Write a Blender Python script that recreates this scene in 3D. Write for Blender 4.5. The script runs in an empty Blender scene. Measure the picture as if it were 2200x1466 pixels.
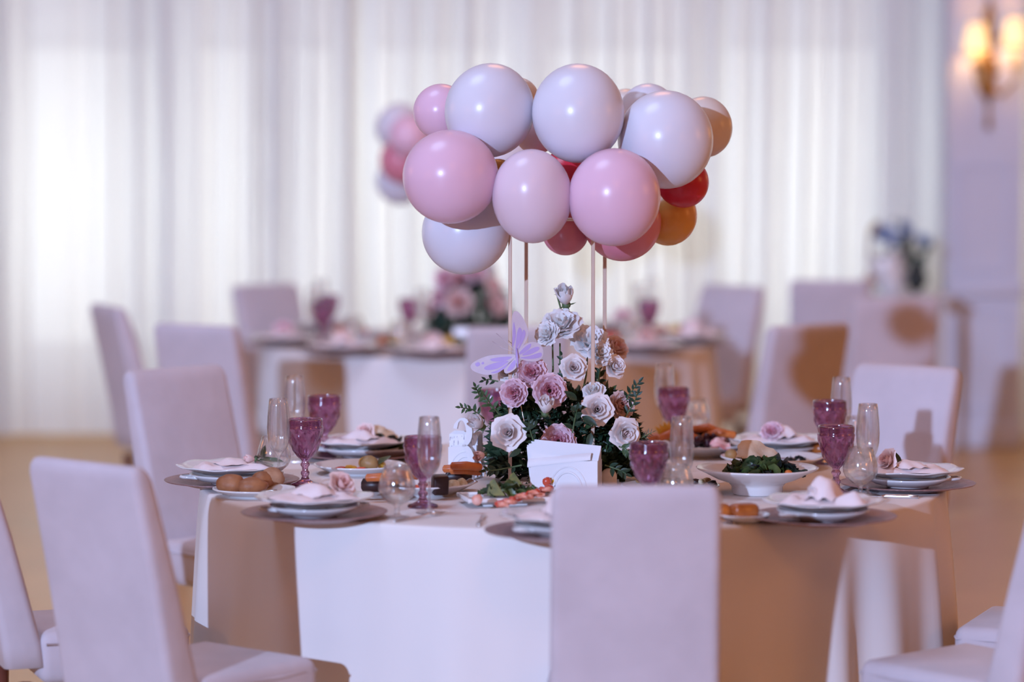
import bpy, bmesh, math, random
from mathutils import Vector, Matrix, Euler, noise
PI = math.pi
sin, cos = math.sin, math.cos
scene = bpy.context.scene
COL = scene.collection

# ------------------------------------------------------------------ camera
CAMZ = 1.75
FPX = 6685.0
PITCH = math.atan((733 - 235) / FPX)
cam_d = bpy.data.cameras.new('camera')
cam = bpy.data.objects.new('camera', cam_d)
COL.objects.link(cam)
cam.location = (0, 0, CAMZ)
cam.rotation_euler = (PI / 2 - PITCH, 0, 0)
cam_d.sensor_width = 36.0
cam_d.lens = 36.0 * FPX / 2200.0
cam_d.clip_end = 200
cam_d.dof.use_dof = True
cam_d.dof.focus_distance = 8.22
cam_d.dof.aperture_fstop = (cam_d.lens / 1000) / 0.093
scene.camera = cam


def ray(px, py):
    v = Vector(((px - 1100) / FPX, 1.0, (733 - py) / FPX))
    return Matrix.Rotation(-PITCH, 3, 'X') @ v


def P(px, py, z=0.75):
    r = ray(px, py)
    t = (z - CAMZ) / r.z
    return Vector((r.x * t, r.y * t, z))


def PD(px, py, y):
    r = ray(px, py)
    t = y / r.y
    return Vector((r.x * t, y, CAMZ + r.z * t))


# ------------------------------------------------------------------ world, lights, exposure
w = bpy.data.worlds.new('overcast_daylight')
scene.world = w
w.use_nodes = True
bg = w.node_tree.nodes['Background']
bg.inputs[0].default_value = (0.98, 0.98, 0.95, 1)
bg.inputs[1].default_value = 2.95
scene.view_settings.view_transform = 'Standard'
scene.view_settings.look = 'None'
scene.view_settings.exposure = 0.0
scene.view_settings.gamma = 1.0
scene.view_settings.use_curve_mapping = False
scene.cycles.max_bounces = 8
scene.cycles.diffuse_bounces = 3
scene.cycles.glossy_bounces = 3
scene.cycles.transmission_bounces = 8
scene.cycles.transparent_max_bounces = 10


def light(name, kind, loc, power, color, radius=0.1, target=None, size=None, blend=0.3):
    d = bpy.data.lights.new(name, kind)
    o = bpy.data.objects.new(name, d)
    COL.objects.link(o)
    o.location = loc
    d.energy = power
    d.color = color
    if kind == 'AREA':
        d.shape = 'RECTANGLE'
        d.size, d.size_y = size
    else:
        d.shadow_soft_size = radius
    if kind == 'SPOT':
        d.spot_size = size
        d.spot_blend = blend
    if target is not None:
        o.rotation_euler = (Vector(target) - Vector(loc)).to_track_quat('-Z', 'Y').to_euler()
    return o


# violet stage spotlight behind the camera, to its left
light('violet_stage_spot', 'SPOT', (-8.85, -13.9, 5.9), 22500, (0.43, 0.58, 0.95), 0.16, (0.2, 9.5, 1.0), math.radians(34), 0.25)
# added unseen violet fill over the left of the tables, brightens their tops
light('violet_fill_spot', 'SPOT', (-2.6, 8.0, 8.2), 950, (0.48, 0.64, 1.0), 1.6, (-0.6, 9.5, 0.0), math.radians(110), 0.6)
WARM = (1.0, 0.40, 0.13)
for nm, lc, pw in (('warm_chandelier', (0.5, 3.0, 4.3), 210), ('warm_chandelier', (0.3, 11.0, 4.4), 190),
                   ('warm_chandelier', (0.0, -4.0, 4.2), 240),
                   ('warm_wall_lamp', (5.0, 2.0, 2.5), 240), ('warm_wall_lamp', (5.2, 7.5, 2.5), 190),
                   ('warm_wall_lamp', (5.2, 12.5, 2.4), 110),
                   ('warm_wall_lamp', (-6.4, 3.5, 2.5), 230), ('warm_wall_lamp', (-6.4, 10.5, 2.5), 150)):
    light(nm, 'POINT', lc, pw * 0.38, WARM, 0.55)


# ------------------------------------------------------------------ materials
def new_mat(name):
    m = bpy.data.materials.new(name)
    m.use_nodes = True
    nt = m.node_tree
    return m, nt, nt.nodes['Principled BSDF'], nt.nodes['Material Output']


def pmat(name, col, rough=0.5, metal=0.0, spec=0.5, nscale=0, namp=0.0, bump=0.0, bscale=60, col2=None, coat=0.0,
         sheen=0.0, sss=0.0):
    m, nt, b, out = new_mat(name)
    b.inputs['Base Color'].default_value = (*col, 1)
    b.inputs['Roughness'].default_value = rough
    b.inputs['Metallic'].default_value = metal
    b.inputs['Specular IOR Level'].default_value = spec
    b.inputs['Coat Weight'].default_value = coat
    b.inputs['Sheen Weight'].default_value = sheen
    if sss:
        b.inputs['Subsurface Weight'].default_value = sss
        b.inputs['Subsurface Radius'].default_value = (0.02, 0.012, 0.01)
        b.inputs['Subsurface Scale'].default_value = 0.5
    tc = nt.nodes.new('ShaderNodeTexCoord')
    if nscale:
        n = nt.nodes.new('ShaderNodeTexNoise')
        n.inputs['Scale'].default_value = nscale
        n.inputs['Detail'].default_value = 5
        nt.links.new(tc.outputs['Object'], n.inputs['Vector'])
        r = nt.nodes.new('ShaderNodeValToRGB')
        c2 = col2 or tuple(c * (1 - namp) for c in col)
        r.color_ramp.elements[0].position = 0.35
        r.color_ramp.elements[1].position = 0.68
        r.color_ramp.elements[0].color = (*c2, 1)
        r.color_ramp.elements[1].color = (*col, 1)
        nt.links.new(n.outputs['Fac'], r.inputs['Fac'])
        nt.links.new(r.outputs['Color'], b.inputs['Base Color'])
    if bump:
        n2 = nt.nodes.new('ShaderNodeTexNoise')
        n2.inputs['Scale'].default_value = bscale
        n2.inputs['Detail'].default_value = 4
        nt.links.new(tc.outputs['Object'], n2.inputs['Vector'])
        bp = nt.nodes.new('ShaderNodeBump')
        bp.inputs['Strength'].default_value = bump
        bp.inputs['Distance'].default_value = 0.01
        nt.links.new(n2.outputs['Fac'], bp.inputs['Height'])
        nt.links.new(bp.outputs['Normal'], b.inputs['Normal'])
    return m


def glass_mat(name, col, ior=1.45, thin=0.0, gloss=0.06):
    """glass: refracting body, plus a share of thin blown wall (straight transmission) and a Fresnel gloss on top"""
    m, nt, b, out = new_mat(name)
    nt.nodes.remove(b)
    g = nt.nodes.new('ShaderNodeBsdfGlass')
    g.inputs['Color'].default_value = (*col, 1)
    g.inputs['Roughness'].default_value = 0.0
    g.inputs['IOR'].default_value = ior
    t = nt.nodes.new('ShaderNodeBsdfTransparent')
    t.inputs['Color'].default_value = (*col, 1)
    mx = nt.nodes.new('ShaderNodeMixShader')
    mx.inputs[0].default_value = thin
    nt.links.new(g.outputs[0], mx.inputs[1])
    nt.links.new(t.outputs[0], mx.inputs[2])
    gl = nt.nodes.new('ShaderNodeBsdfGlossy')
    gl.inputs['Roughness'].default_value = gloss
    lw = nt.nodes.new('ShaderNodeLayerWeight')
    lw.inputs['Blend'].default_value = 0.5
    pw_ = nt.nodes.new('ShaderNodeMath')
    pw_.operation = 'POWER'
    pw_.inputs[1].default_value = 4.0
    nt.links.new(lw.outputs['Facing'], pw_.inputs[0])
    fr = nt.nodes.new('ShaderNodeMath')
    fr.operation = 'MULTIPLY_ADD'
    fr.inputs[1].default_value = 0.75
    fr.inputs[2].default_value = 0.07
    nt.links.new(pw_.outputs[0], fr.inputs[0])
    mx2 = nt.nodes.new('ShaderNodeMixShader')
    nt.links.new(fr.outputs[0], mx2.inputs[0])
    nt.links.new(mx.outputs[0], mx2.inputs[1])
    nt.links.new(gl.outputs[0], mx2.inputs[2])
    nt.links.new(mx2.outputs[0], out.inputs[0])
    return m


def pane_mat(name, tint):
    m, nt, b, out = new_mat(name)
    nt.nodes.remove(b)
    t = nt.nodes.new('ShaderNodeBsdfTransparent')
    t.inputs['Color'].default_value = (*tint, 1)
    g = nt.nodes.new('ShaderNodeBsdfGlossy')
    g.inputs['Roughness'].default_value = 0.02
    mx = nt.nodes.new('ShaderNodeMixShader')
    mx.inputs[0].default_value = 0.06
    nt.links.new(t.outputs[0], mx.inputs[1])
    nt.links.new(g.outputs[0], mx.inputs[2])
    nt.links.new(mx.outputs[0], out.inputs[0])
    return m


def sheer_mat(name, dcol, tcol, tr=0.5, transp=0.1):
    m, nt, b, out = new_mat(name)
    nt.nodes.remove(b)
    d = nt.nodes.new('ShaderNodeBsdfDiffuse')
    d.inputs['Color'].default_value = (*dcol, 1)
    t = nt.nodes.new('ShaderNodeBsdfTranslucent')
    t.inputs['Color'].default_value = (*tcol, 1)
    p = nt.nodes.new('ShaderNodeBsdfTransparent')
    mx = nt.nodes.new('ShaderNodeMixShader')
    mx.inputs[0].default_value = tr
    mx2 = nt.nodes.new('ShaderNodeMixShader')
    mx2.inputs[0].default_value = transp
    nt.links.new(d.outputs[0], mx.inputs[1])
    nt.links.new(t.outputs[0], mx.inputs[2])
    nt.links.new(mx.outputs[0], mx2.inputs[1])
    nt.links.new(p.outputs[0], mx2.inputs[2])
    nt.links.new(mx2.outputs[0], out.inputs[0])
    return m


def balloon_mat(name, col, tr=0.12, rough=0.27):
    m, nt, b, out = new_mat(name)
    b.inputs['Base Color'].default_value = (*col, 1)
    b.inputs['Roughness'].default_value = rough
    b.inputs['Specular IOR Level'].default_value = 0.45
    t = nt.nodes.new('ShaderNodeBsdfTranslucent')
    t.inputs['Color'].default_value = (*col, 1)
    mx = nt.nodes.new('ShaderNodeMixShader')
    mx.inputs[0].default_value = tr
    nt.links.new(b.outputs[0], mx.inputs[1])
    nt.links.new(t.outputs[0], mx.inputs[2])
    nt.links.new(mx.outputs[0], out.inputs[0])
    return m


def petal_mat(name, col, deep, rin=0.0, rout=0.9):
    """petal colour deepens towards the flower's heart (object space radius), slightly translucent"""
    m, nt, b, out = new_mat(name)
    tc = nt.nodes.new('ShaderNodeTexCoord')
    n = nt.nodes.new('ShaderNodeTexNoise')
    n.inputs['Scale'].default_value = 3.0
    nt.links.new(tc.outputs['Object'], n.inputs['Vector'])
    sep = nt.nodes.new('ShaderNodeSeparateXYZ')
    nt.links.new(tc.outputs['Object'], sep.inputs[0])
    cmb = nt.nodes.new('ShaderNodeCombineXYZ')
    nt.links.new(sep.outputs[0], cmb.inputs[0])
    nt.links.new(sep.outputs[1], cmb.inputs[1])
    ln = nt.nodes.new('ShaderNodeVectorMath')
    ln.operation = 'LENGTH'
    nt.links.new(cmb.outputs[0], ln.inputs[0])
    mr = nt.nodes.new('ShaderNodeMapRange')
    mr.inputs[1].default_value = rin
    mr.inputs[2].default_value = rout
    nt.links.new(ln.outputs['Value'], mr.inputs[0])
    mix = nt.nodes.new('ShaderNodeMix')
    mix.data_type = 'RGBA'
    mix.inputs[6].default_value = (*deep, 1)
    mix.inputs[7].default_value = (*col, 1)
    nt.links.new(mr.outputs[0], mix.inputs[0])
    nt.links.new(mix.outputs[2], b.inputs['Base Color'])
    b.inputs['Roughness'].default_value = 0.6
    b.inputs['Specular IOR Level'].default_value = 0.25
    t = nt.nodes.new('ShaderNodeBsdfTranslucent')
    nt.links.new(mix.outputs[2], t.inputs['Color'])
    mx = nt.nodes.new('ShaderNodeMixShader')
    mx.inputs[0].default_value = 0.18
    nt.links.new(b.outputs[0], mx.inputs[1])
    nt.links.new(t.outputs[0], mx.inputs[2])
    nt.links.new(mx.outputs[0], out.inputs[0])
    return m


def emit_mat(name, col, e, base=(0.9, 0.8, 0.6)):
    m, nt, b, out = new_mat(name)
    b.inputs['Base Color'].default_value = (*base, 1)
    b.inputs['Emission Color'].default_value = (*col, 1)
    b.inputs['Emission Strength'].default_value = e
    return m


def print_mat(name):
    """white paper with faint grey lettering-like print"""
    m, nt, b, out = new_mat(name)
    tc = nt.nodes.new('ShaderNodeTexCoord')
    mp = nt.nodes.new('ShaderNodeMapping')
    mp.inputs['Scale'].default_value = (160, 1, 60)
    n = nt.nodes.new('ShaderNodeTexNoise')
    n.inputs['Scale'].default_value = 1.0
    n.inputs['Detail'].default_value = 2
    nt.links.new(tc.outputs['Object'], mp.inputs[0])
    nt.links.new(mp.outputs[0], n.inputs['Vector'])
    r = nt.nodes.new('ShaderNodeValToRGB')
    r.color_ramp.elements[0].position = 0.34
    r.color_ramp.elements[0].color = (0.35, 0.33, 0.42, 1)
    r.color_ramp.elements[1].position = 0.42
    r.color_ramp.elements[1].color = (0.9, 0.9, 0.92, 1)
    nt.links.new(n.outputs['Fac'], r.inputs[0])
    nt.links.new(r.outputs[0], b.inputs['Base Color'])
    b.inputs['Roughness'].default_value = 0.8
    return m


M = {}
M['chair'] = pmat('chair_velour', (0.63, 0.565, 0.61), 0.85, nscale=7, namp=0.10, bump=0.25, bscale=14, sheen=0.15, spec=0.2)
M['cloth'] = pmat('white_tablecloth', (0.84, 0.79, 0.77), 0.8, spec=0.2, bump=0.04, bscale=400)
M['leg_wood'] = pmat('reddish_wood', (0.25, 0.08, 0.06), 0.4, nscale=20, namp=0.3)
M['table_wood'] = pmat('table_wood', (0.35, 0.22, 0.12), 0.5, nscale=12, namp=0.3)
M['floor'] = pmat('polished_tan_floor', (0.62, 0.35, 0.11), 0.32, nscale=2.5, namp=0.10, spec=0.4)
M['wall'] = pmat('warm_white_plaster', (0.74, 0.70, 0.68), 0.7, nscale=5, namp=0.03, bump=0.05, bscale=80)
M['pillar'] = pmat('lilac_white_plaster', (0.61, 0.62, 0.72), 0.65, nscale=5, namp=0.03)
M['hall'] = pmat('beige_wall_paint', (0.50, 0.38, 0.27), 0.7, nscale=5, namp=0.03)
M['ceiling'] = pmat('ceiling_plaster', (0.80, 0.77, 0.72), 0.8, nscale=4, namp=0.03)
M['frame'] = pmat('window_frame_white', (0.62, 0.60, 0.62), 0.5, nscale=9, namp=0.04)
M['pane'] = pane_mat('window_pane', (0.95, 0.97, 0.97))
M['pane_dim'] = pane_mat('added_dim_pane', (0.60, 0.60, 0.64))  # added upper panes, darkened so less daylight reaches the curtain top
M['sheer'] = sheer_mat('sheer_white_voile', (0.86, 0.85, 0.86), (0.92, 0.93, 0.92), 0.5, 0.05)
M['porcelain'] = pmat('white_porcelain', (0.80, 0.78, 0.78), 0.12, spec=0.6, nscale=3, namp=0.02)
M['charger'] = pmat('mauve_charger', (0.42, 0.27, 0.27), 0.38, metal=0.55, nscale=60, namp=0.25, bump=0.3, bscale=220)
M['goblet'] = glass_mat('amethyst_glass', (0.80, 0.60, 0.74), 1.48, 0.15, 0.09)
M['clear'] = glass_mat('clear_glass', (1, 1, 1), 1.36, 0.62, 0.10)
M['silver'] = pmat('cutlery_steel', (0.80, 0.78, 0.78), 0.28, metal=1.0, nscale=40, namp=0.05)
M['gold'] = pmat('rose_gold_metal', (0.78, 0.58, 0.45), 0.35, metal=0.35, nscale=30, namp=0.06)
M['brass'] = pmat('antique_brass', (0.40, 0.20, 0.06), 0.35, metal=0.8, nscale=40, namp=0.35)
M['b_white'] = balloon_mat('balloon_white', (0.84, 0.82, 0.90))
M['b_pink'] = balloon_mat('balloon_pink', (0.90, 0.59, 0.73))
M['b_blush'] = balloon_mat('balloon_blush', (0.88, 0.70, 0.78))
M['b_cream'] = balloon_mat('balloon_cream', (0.82, 0.70, 0.62))
M['b_red'] = balloon_mat('balloon_red', (0.70, 0.03, 0.06), 0.12)
M['b_orange'] = balloon_mat('balloon_orange', (0.85, 0.42, 0.10))
M['b_rose'] = balloon_mat('balloon_rose', (0.80, 0.28, 0.36))
M['p_cream'] = petal_mat('petal_cream', (0.98, 0.92, 0.91), (0.96, 0.76, 0.74), 0.0, 0.30)
M['p_pink'] = petal_mat('petal_pink', (0.98, 0.74, 0.82), (0.94, 0.44, 0.54), 0.0, 0.6)
M['p_white'] = petal_mat('petal_white', (0.97, 0.96, 0.97), (0.95, 0.93, 0.90), 0.0, 0.5)
M['p_blush'] = petal_mat('petal_blush', (0.97, 0.78, 0.75), (0.94, 0.52, 0.47), 0.0, 0.6)
M['leaf'] = pmat('dark_leaf', (0.030, 0.070, 0.032), 0.45, nscale=9, col2=(0.012, 0.032, 0.022), spec=0.4)
M['leaf2'] = pmat('fresh_leaf', (0.075, 0.14, 0.05), 0.5, nscale=9, col2=(0.03, 0.07, 0.03))
M['stem'] = pmat('green_stem', (0.12, 0.19, 0.08), 0.55, nscale=12, namp=0.3)
M['vase'] = pmat('dark_flower_bowl', (0.02, 0.03, 0.03), 0.4, nscale=12, namp=0.3)
M['napkin'] = pmat('pale_pink_napkin', (0.86, 0.74, 0.74), 0.85, bump=0.12, bscale=60, spec=0.15)
M['paper'] = pmat('white_paper', (0.88, 0.87, 0.90), 0.8, bump=0.03, bscale=200, spec=0.2)
M['print'] = print_mat('printed_paper')
M['plastic'] = pmat('white_plastic', (0.86, 0.85, 0.88), 0.3, nscale=4, namp=0.02)
M['lilac'] = pmat('lilac_card', (0.56, 0.42, 0.80), 0.6, nscale=20, namp=0.06)
M['lace'] = pmat('pale_lilac_film', (0.74, 0.64, 0.72), 0.35, nscale=30, namp=0.08)
M['bread'] = pmat('bread_crust', (0.40, 0.17, 0.07), 0.55, nscale=22, col2=(0.24, 0.08, 0.03), bump=0.2, bscale=60)
M['bread_l'] = pmat('pale_bread_crust', (0.52, 0.30, 0.18), 0.65, nscale=22, col2=(0.34, 0.15, 0.07), bump=0.15, bscale=60)
M['bun'] = pmat('glazed_bun', (0.55, 0.16, 0.03), 0.3, nscale=16, col2=(0.25, 0.05, 0.01), coat=0.4)
M['salad'] = pmat('salad_leaf', (0.10, 0.14, 0.035), 0.4, nscale=18, col2=(0.02, 0.04, 0.02))
M['salad_d'] = pmat('dark_salad_leaf', (0.03, 0.045, 0.03), 0.4, nscale=18, col2=(0.015, 0.01, 0.02))
M['parm'] = pmat('parmesan', (0.78, 0.62, 0.45), 0.55, nscale=25, namp=0.12, bump=0.2, bscale=60)
M['potato'] = pmat('roast_potato', (0.42, 0.24, 0.09), 0.5, nscale=18, namp=0.4)
M['yellow'] = pmat('yellow_pepper', (0.82, 0.48, 0.05), 0.35, nscale=12, namp=0.15)
M['orange'] = pmat('fried_stick', (0.72, 0.22, 0.05), 0.4, nscale=25, col2=(0.5, 0.12, 0.03))
M['darkfood'] = pmat('dark_sausage', (0.035, 0.012, 0.012), 0.4, nscale=20, namp=0.4)
M['cheese'] = pmat('white_cheese', (0.80, 0.72, 0.55), 0.5, nscale=40, col2=(0.45, 0.32, 0.14))
M['tomato'] = pmat('tomato', (0.72, 0.10, 0.05), 0.3, nscale=20, col2=(0.55, 0.06, 0.03), coat=0.3)
M['shrimp'] = pmat('pink_shrimp', (0.85, 0.52, 0.44), 0.4, nscale=30, col2=(0.80, 0.25, 0.15))
M['crisp'] = pmat('green_crisp', (0.26, 0.22, 0.04), 0.6, nscale=40, col2=(0.10, 0.12, 0.03))
M['ham'] = pmat('pink_ham', (0.72, 0.25, 0.26), 0.45, nscale=20, col2=(0.80, 0.50, 0.45))
M['grape'] = pmat('dark_grape', (0.05, 0.01, 0.03), 0.25, nscale=8, namp=0.3)
M['shade'] = emit_mat('lit_lamp_shade', (1.0, 0.60, 0.20), 1.15)
M['wax'] = pmat('candle_tube', (0.75, 0.60, 0.35), 0.5, nscale=8, namp=0.1)
M['blueflower'] = pmat('pale_blue_petals', (0.42, 0.52, 0.72), 0.6, nscale=8, namp=0.1)
M['mirror'] = pmat('chrome', (0.85, 0.85, 0.9), 0.06, metal=1.0, nscale=8, namp=0.02)


# ------------------------------------------------------------------ mesh helpers
class MB:
    def __init__(self):
        self.v, self.f = [], []

    def add(self, verts, faces, mat=None):
        o = len(self.v)
        if mat is not None:
            verts = [mat @ Vector(v) for v in verts]
        self.v += [tuple(v) for v in verts]
        self.f += [tuple(i + o for i in f) for f in faces]
        return self

    def mesh(self, name, m, smooth=True):
        me = bpy.data.meshes.new(name)
        me.from_pydata(self.v, [], self.f)
        me.materials.append(M[m])
        if smooth:
            me.polygons.foreach_set('use_smooth', [True] * len(me.polygons))
        me.update()
        return me


def T(x=0, y=0, z=0, rx=0, ry=0, rz=0, s=1):
    sc = Matrix.Diagonal((s, s, s, 1)) if not isinstance(s, tuple) else Matrix.Diagonal((*s, 1))
    return Matrix.Translation((x, y, z)) @ Euler((rx, ry, rz)).to_matrix().to_4x4() @ sc


def grid(mb, fn, nu, nv, wrap=False, mat=None):
    vs = []
    for j in range(nv + 1):
        for i in range(nu if wrap else nu + 1):
            vs.append(fn(i / nu, j / nv))
    n = nu if wrap else nu + 1
    fs = []
    for j in range(nv):
        for i in range(nu):
            a = j * n + i
            b = j * n + (i + 1) % n
            fs.append((a, b, b + n, a + n))
    return mb.add(vs, fs, mat)


def lathe(mb, prof, n=32, mod=None, mat=None, cap0=True, cap1=True):
    """prof: list of (r, z), bottom to top or a closed walk; mod(r,z,ang)->(r,z)"""
    vs, fs = [], []
    for (r, z) in prof:
        for i in range(n):
            a = 2 * PI * i / n
            rr, zz = mod(r, z, a) if mod else (r, z)
            vs.append((rr * cos(a), rr * sin(a), zz))
    for j in range(len(prof) - 1):
        for i in range(n):
            a, b = j * n + i, j * n + (i + 1) % n
            fs.append((a, b, b + n, a + n))
    if cap0:
        fs.append(tuple(reversed(range(n))))
    if cap1:
        fs.append(tuple(range((len(prof) - 1) * n, len(prof) * n)))
    return mb.add(vs, fs, mat)


def tube(mb, pts, rad, n=8, mat=None):
    pts = [Vector(p) for p in pts]
    rs = rad if isinstance(rad, (list, tuple)) else [rad] * len(pts)
    vs, fs = [], []
    up = Vector((0, 0, 1))
    for k, p in enumerate(pts):
        t = (pts[min(k + 1, len(pts) - 1)] - pts[max(k - 1, 0)]).normalized()
        ref = up if abs(t.z) < 0.95 else Vector((1, 0, 0))
        a = t.cross(ref).normalized()
        b = t.cross(a).normalized()
        for i in range(n):
            th = 2 * PI * i / n
            vs.append(p + (a * cos(th) + b * sin(th)) * rs[k])
    for k in range(len(pts) - 1):
        for i in range(n):
            u, v = k * n + i, k * n + (i + 1) % n
            fs.append((u, v, v + n, u + n))
    fs.append(tuple(range(n)))
    fs.append(tuple(reversed(range((len(pts) - 1) * n, len(pts) * n))))
    return mb.add(vs, fs, mat)


def box(mb, x0, x1, y0, y1, z0, z1, mat=None):
    vs = [(x, y, z) for z in (z0, z1) for y in (y0, y1) for x in (x0, x1)]
    return mb.add(vs, [(0, 2, 3, 1), (4, 5, 7, 6), (0, 1, 5, 4), (2, 6, 7, 3), (0, 4, 6, 2), (1, 3, 7, 5)], mat)


def rbox(mb, x0, x1, y0, y1, z0, z1, r=0.01, seg=3, mat=None):
    bm = bmesh.new()
    bmesh.ops.create_cube(bm, size=1)
    for v in bm.verts:
        v.co = Vector((x0 + (v.co.x + .5) * (x1 - x0), y0 + (v.co.y + .5) * (y1 - y0), z0 + (v.co.z + .5) * (z1 - z0)))
    bmesh.ops.bevel(bm, geom=bm.edges[:], offset=r, segments=seg, affect='EDGES', profile=0.5)
    bm.verts.index_update()
    mb.add([v.co.copy() for v in bm.verts], [[v.index for v in f.verts] for f in bm.faces], mat)
    bm.free()
    return mb


def blob(mb, rx, ry, rz, n=16, amp=0.0, fs=2.0, seed=0, mat=None, flat=None):
    vs, fc = [], []
    m = n // 2
    for j in range(m + 1):
        ph = PI * j / m
        for i in range(n):
            a = 2 * PI * i / n
            d = Vector((sin(ph) * cos(a), sin(ph) * sin(a), -cos(ph)))
            k = 1 + amp * noise.noise(d * fs + Vector((seed * 7.3, seed * 3.1, seed)))
            z = d.z * rz * k
            if flat is not None:
                z = max(z, -rz * flat)
            vs.append((d.x * rx * k, d.y * ry * k, z))
    for j in range(m):
        for i in range(n):
            a, b = j * n + i, j * n + (i + 1) % n
            fc.append((a, b, b + n, a + n))
    return mb.add(vs, fc, mat)


def prism(mb, pts, t, mat=None):
    """2-D outline in xz extruded along y by t"""
    n = len(pts)
    vs = [(x, -t / 2, z) for x, z in pts] + [(x, t / 2, z) for x, z in pts]
    fs = [tuple(range(n)), tuple(reversed(range(n, 2 * n)))]
    fs += [(i, i + n, (i + 1) % n + n, (i + 1) % n) for i in range(n)]
    return mb.add(vs, fs, mat)


def link(name, data, parent=None, loc=None, rot=None, scale=None, mw=None):
    o = bpy.data.objects.new(name, data)
    COL.objects.link(o)
    if parent is not None:
        o.parent = parent
    if mw is not None:
        o.matrix_local = mw
    if loc is not None:
        o.location = loc
    if rot is not None:
        o.rotation_euler = rot
    if scale is not None:
        o.scale = scale if isinstance(scale, (tuple, list)) else (scale,) * 3
    return o


def tag(o, label=None, cat=None, group=None, kind=None):
    if label:
        o['label'] = label
    if cat:
        o['category'] = cat
    if group:
        o['group'] = group
    if kind:
        o['kind'] = kind
    return o


def thing(name, label, cat, loc=(0, 0, 0), rz=0.0, group=None):
    o = link(name, None, loc=loc, rot=(0, 0, rz))
    o.empty_display_size = 0.05
    return tag(o, label, cat, group)


def struct(name, me, parent=None):
    o = link(name, me, parent)
    if parent is None:
        o['kind'] = 'structure'
    return o


# ------------------------------------------------------------------ room shell
RX0, RX1, RY0, RY1, RZ = -12.0, 7.5, -17.0, 17.05, 9.0
struct('floor', box(MB(), RX0, RX1, RY0, RY1 + 0.2, -0.1, 0).mesh('floor', 'floor', False))
struct('ceiling', box(MB(), RX0, RX1, RY0, RY1 + 0.2, RZ, RZ + 0.1).mesh('ceiling', 'ceiling', False))
struct('wall_left', box(MB(), RX0 - 0.15, RX0, RY0, RY1 + 0.2, 0, RZ).mesh('wall_left', 'hall', False))
struct('wall_right', box(MB(), RX1, RX1 + 0.15, RY0, RY1 + 0.2, 0, RZ).mesh('wall_right', 'hall', False))
struct('wall_front', box(MB(), RX0, RX1, RY0 - 0.15, RY0, 0, RZ).mesh('wall_front', 'hall', False))
# back wall: piers every bay with tall windows between them
WY = 17.0
BAY = 0.955
PIER = 0.16
x_first = (370 - 1100) / (FPX / 16.7)          # one pier seen at this place
piers = [x_first + k * BAY for k in range(-6, 10)]
piers = [p for p in piers if RX0 + 0.2 < p < RX1 - 0.2]
WZ0, WZM, WZ1 = 0.42, 2.12, 3.25
mb = MB()
box(mb, RX0, RX1, WY, WY + 0.22, 0, WZ0)
box(mb, RX0, RX1, WY, WY + 0.22, WZ1, RZ)
wide = {}
for p in piers:
    a, b = p - PIER / 2, p + PIER / 2
    if abs(p - (x_first + 4 * BAY)) < 0.01:
        a, b = p + 0.03, p + 0.62               # broad pier behind the pillar
    wide[p] = (a, b)
    box(mb, a, b, WY, WY + 0.22, WZ0, WZ1)
box(mb, RX0, piers[0] - PIER / 2, WY, WY + 0.22, WZ0, WZ1)
box(mb, piers[-1] + PIER / 2, RX1, WY, WY + 0.22, WZ0, WZ1)
struct('wall_back', mb.mesh('wall_back', 'wall', False))
for k in range(len(piers) - 1):
    x0, x1 = wide[piers[k]][1], wide[piers[k + 1]][0]
    if x1 - x0 < 0.1:
        continue
    wn = link('window_%d' % (k + 1), None, loc=((x0 + x1) / 2, WY + 0.1, WZ0))
    wn['kind'] = 'structure'
    hw = (x1 - x0) / 2
    f = MB()
    box(f, -hw, -hw + 0.04, -0.03, 0.03, 0, WZ1 - WZ0)
    box(f, hw - 0.04, hw, -0.03, 0.03, 0, WZ1 - WZ0)
    box(f, -hw + 0.04, hw - 0.04, -0.03, 0.03, 0, 0.05)
    box(f, -hw + 0.04, hw - 0.04, -0.03, 0.03, WZM - WZ0 - 0.05, WZM - WZ0 + 0.05)
    box(f, -hw + 0.04, hw - 0.04, -0.03, 0.03, WZ1 - WZ0 - 0.05, WZ1 - WZ0)
    link('window_frame', f.mesh('window_frame', 'frame', False), wn)
    link('window_pane', box(MB(), -hw + 0.04, hw - 0.04, -0.003, 0.003, 0.05, WZM - WZ0 - 0.05).mesh('pane', 'pane', False), wn)
    link('added_upper_pane', box(MB(), -hw + 0.04, hw - 0.04, -0.003, 0.003, WZM - WZ0 + 0.05, WZ1 - WZ0 - 0.05).mesh('pane_dim', 'pane_dim', False), wn)  # added unseen pane, dims daylight on the upper curtain
# pillar with panel moulding on the right
PXa, PXb, PY = (2036 - 1100) / (FPX / 16.05), (2196 - 1100) / (FPX / 16.05), 16.05
pil = struct('wall_pillar', box(MB(), PXa, PXb, PY, 16.36, 0, RZ).mesh('pillar', 'pillar', False))
mbt = MB()
zr = CAMZ - (625 - 235) / (FPX / 16.0)
rbox(mbt, PXa - 0.012, PXb + 0.012, PY - 0.03, PY, zr - 0.03, zr + 0.03, 0.008, 2)
link('dado_rail', mbt.mesh('dado', 'pillar'), pil)
mbt = MB()
rbox(mbt, PXa - 0.01, PXb + 0.01, PY - 0.025, PY, 0, 0.12, 0.006, 2)
link('baseboard', mbt.mesh('base', 'pillar'), pil)
for zz0, zz1 in ((0.2, zr - 0.1), (zr + 0.1, 1.48)):
    mbt = MB()
    xa, xb = PXa + 0.05, PXb - 0.05
    for (a, b, c, d) in ((xa, xb, zz0, zz0 + 0.02), (xa, xb, zz1 - 0.02, zz1), (xa, xa + 0.02, zz0 + 0.02, zz1 - 0.02), (xb - 0.02, xb, zz0 + 0.02, zz1 - 0.02)):
        box(mbt, a, b, PY - 0.012, PY, c, d)
    link('panel_moulding', mbt.mesh('mould', 'pillar', False), pil)

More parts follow.
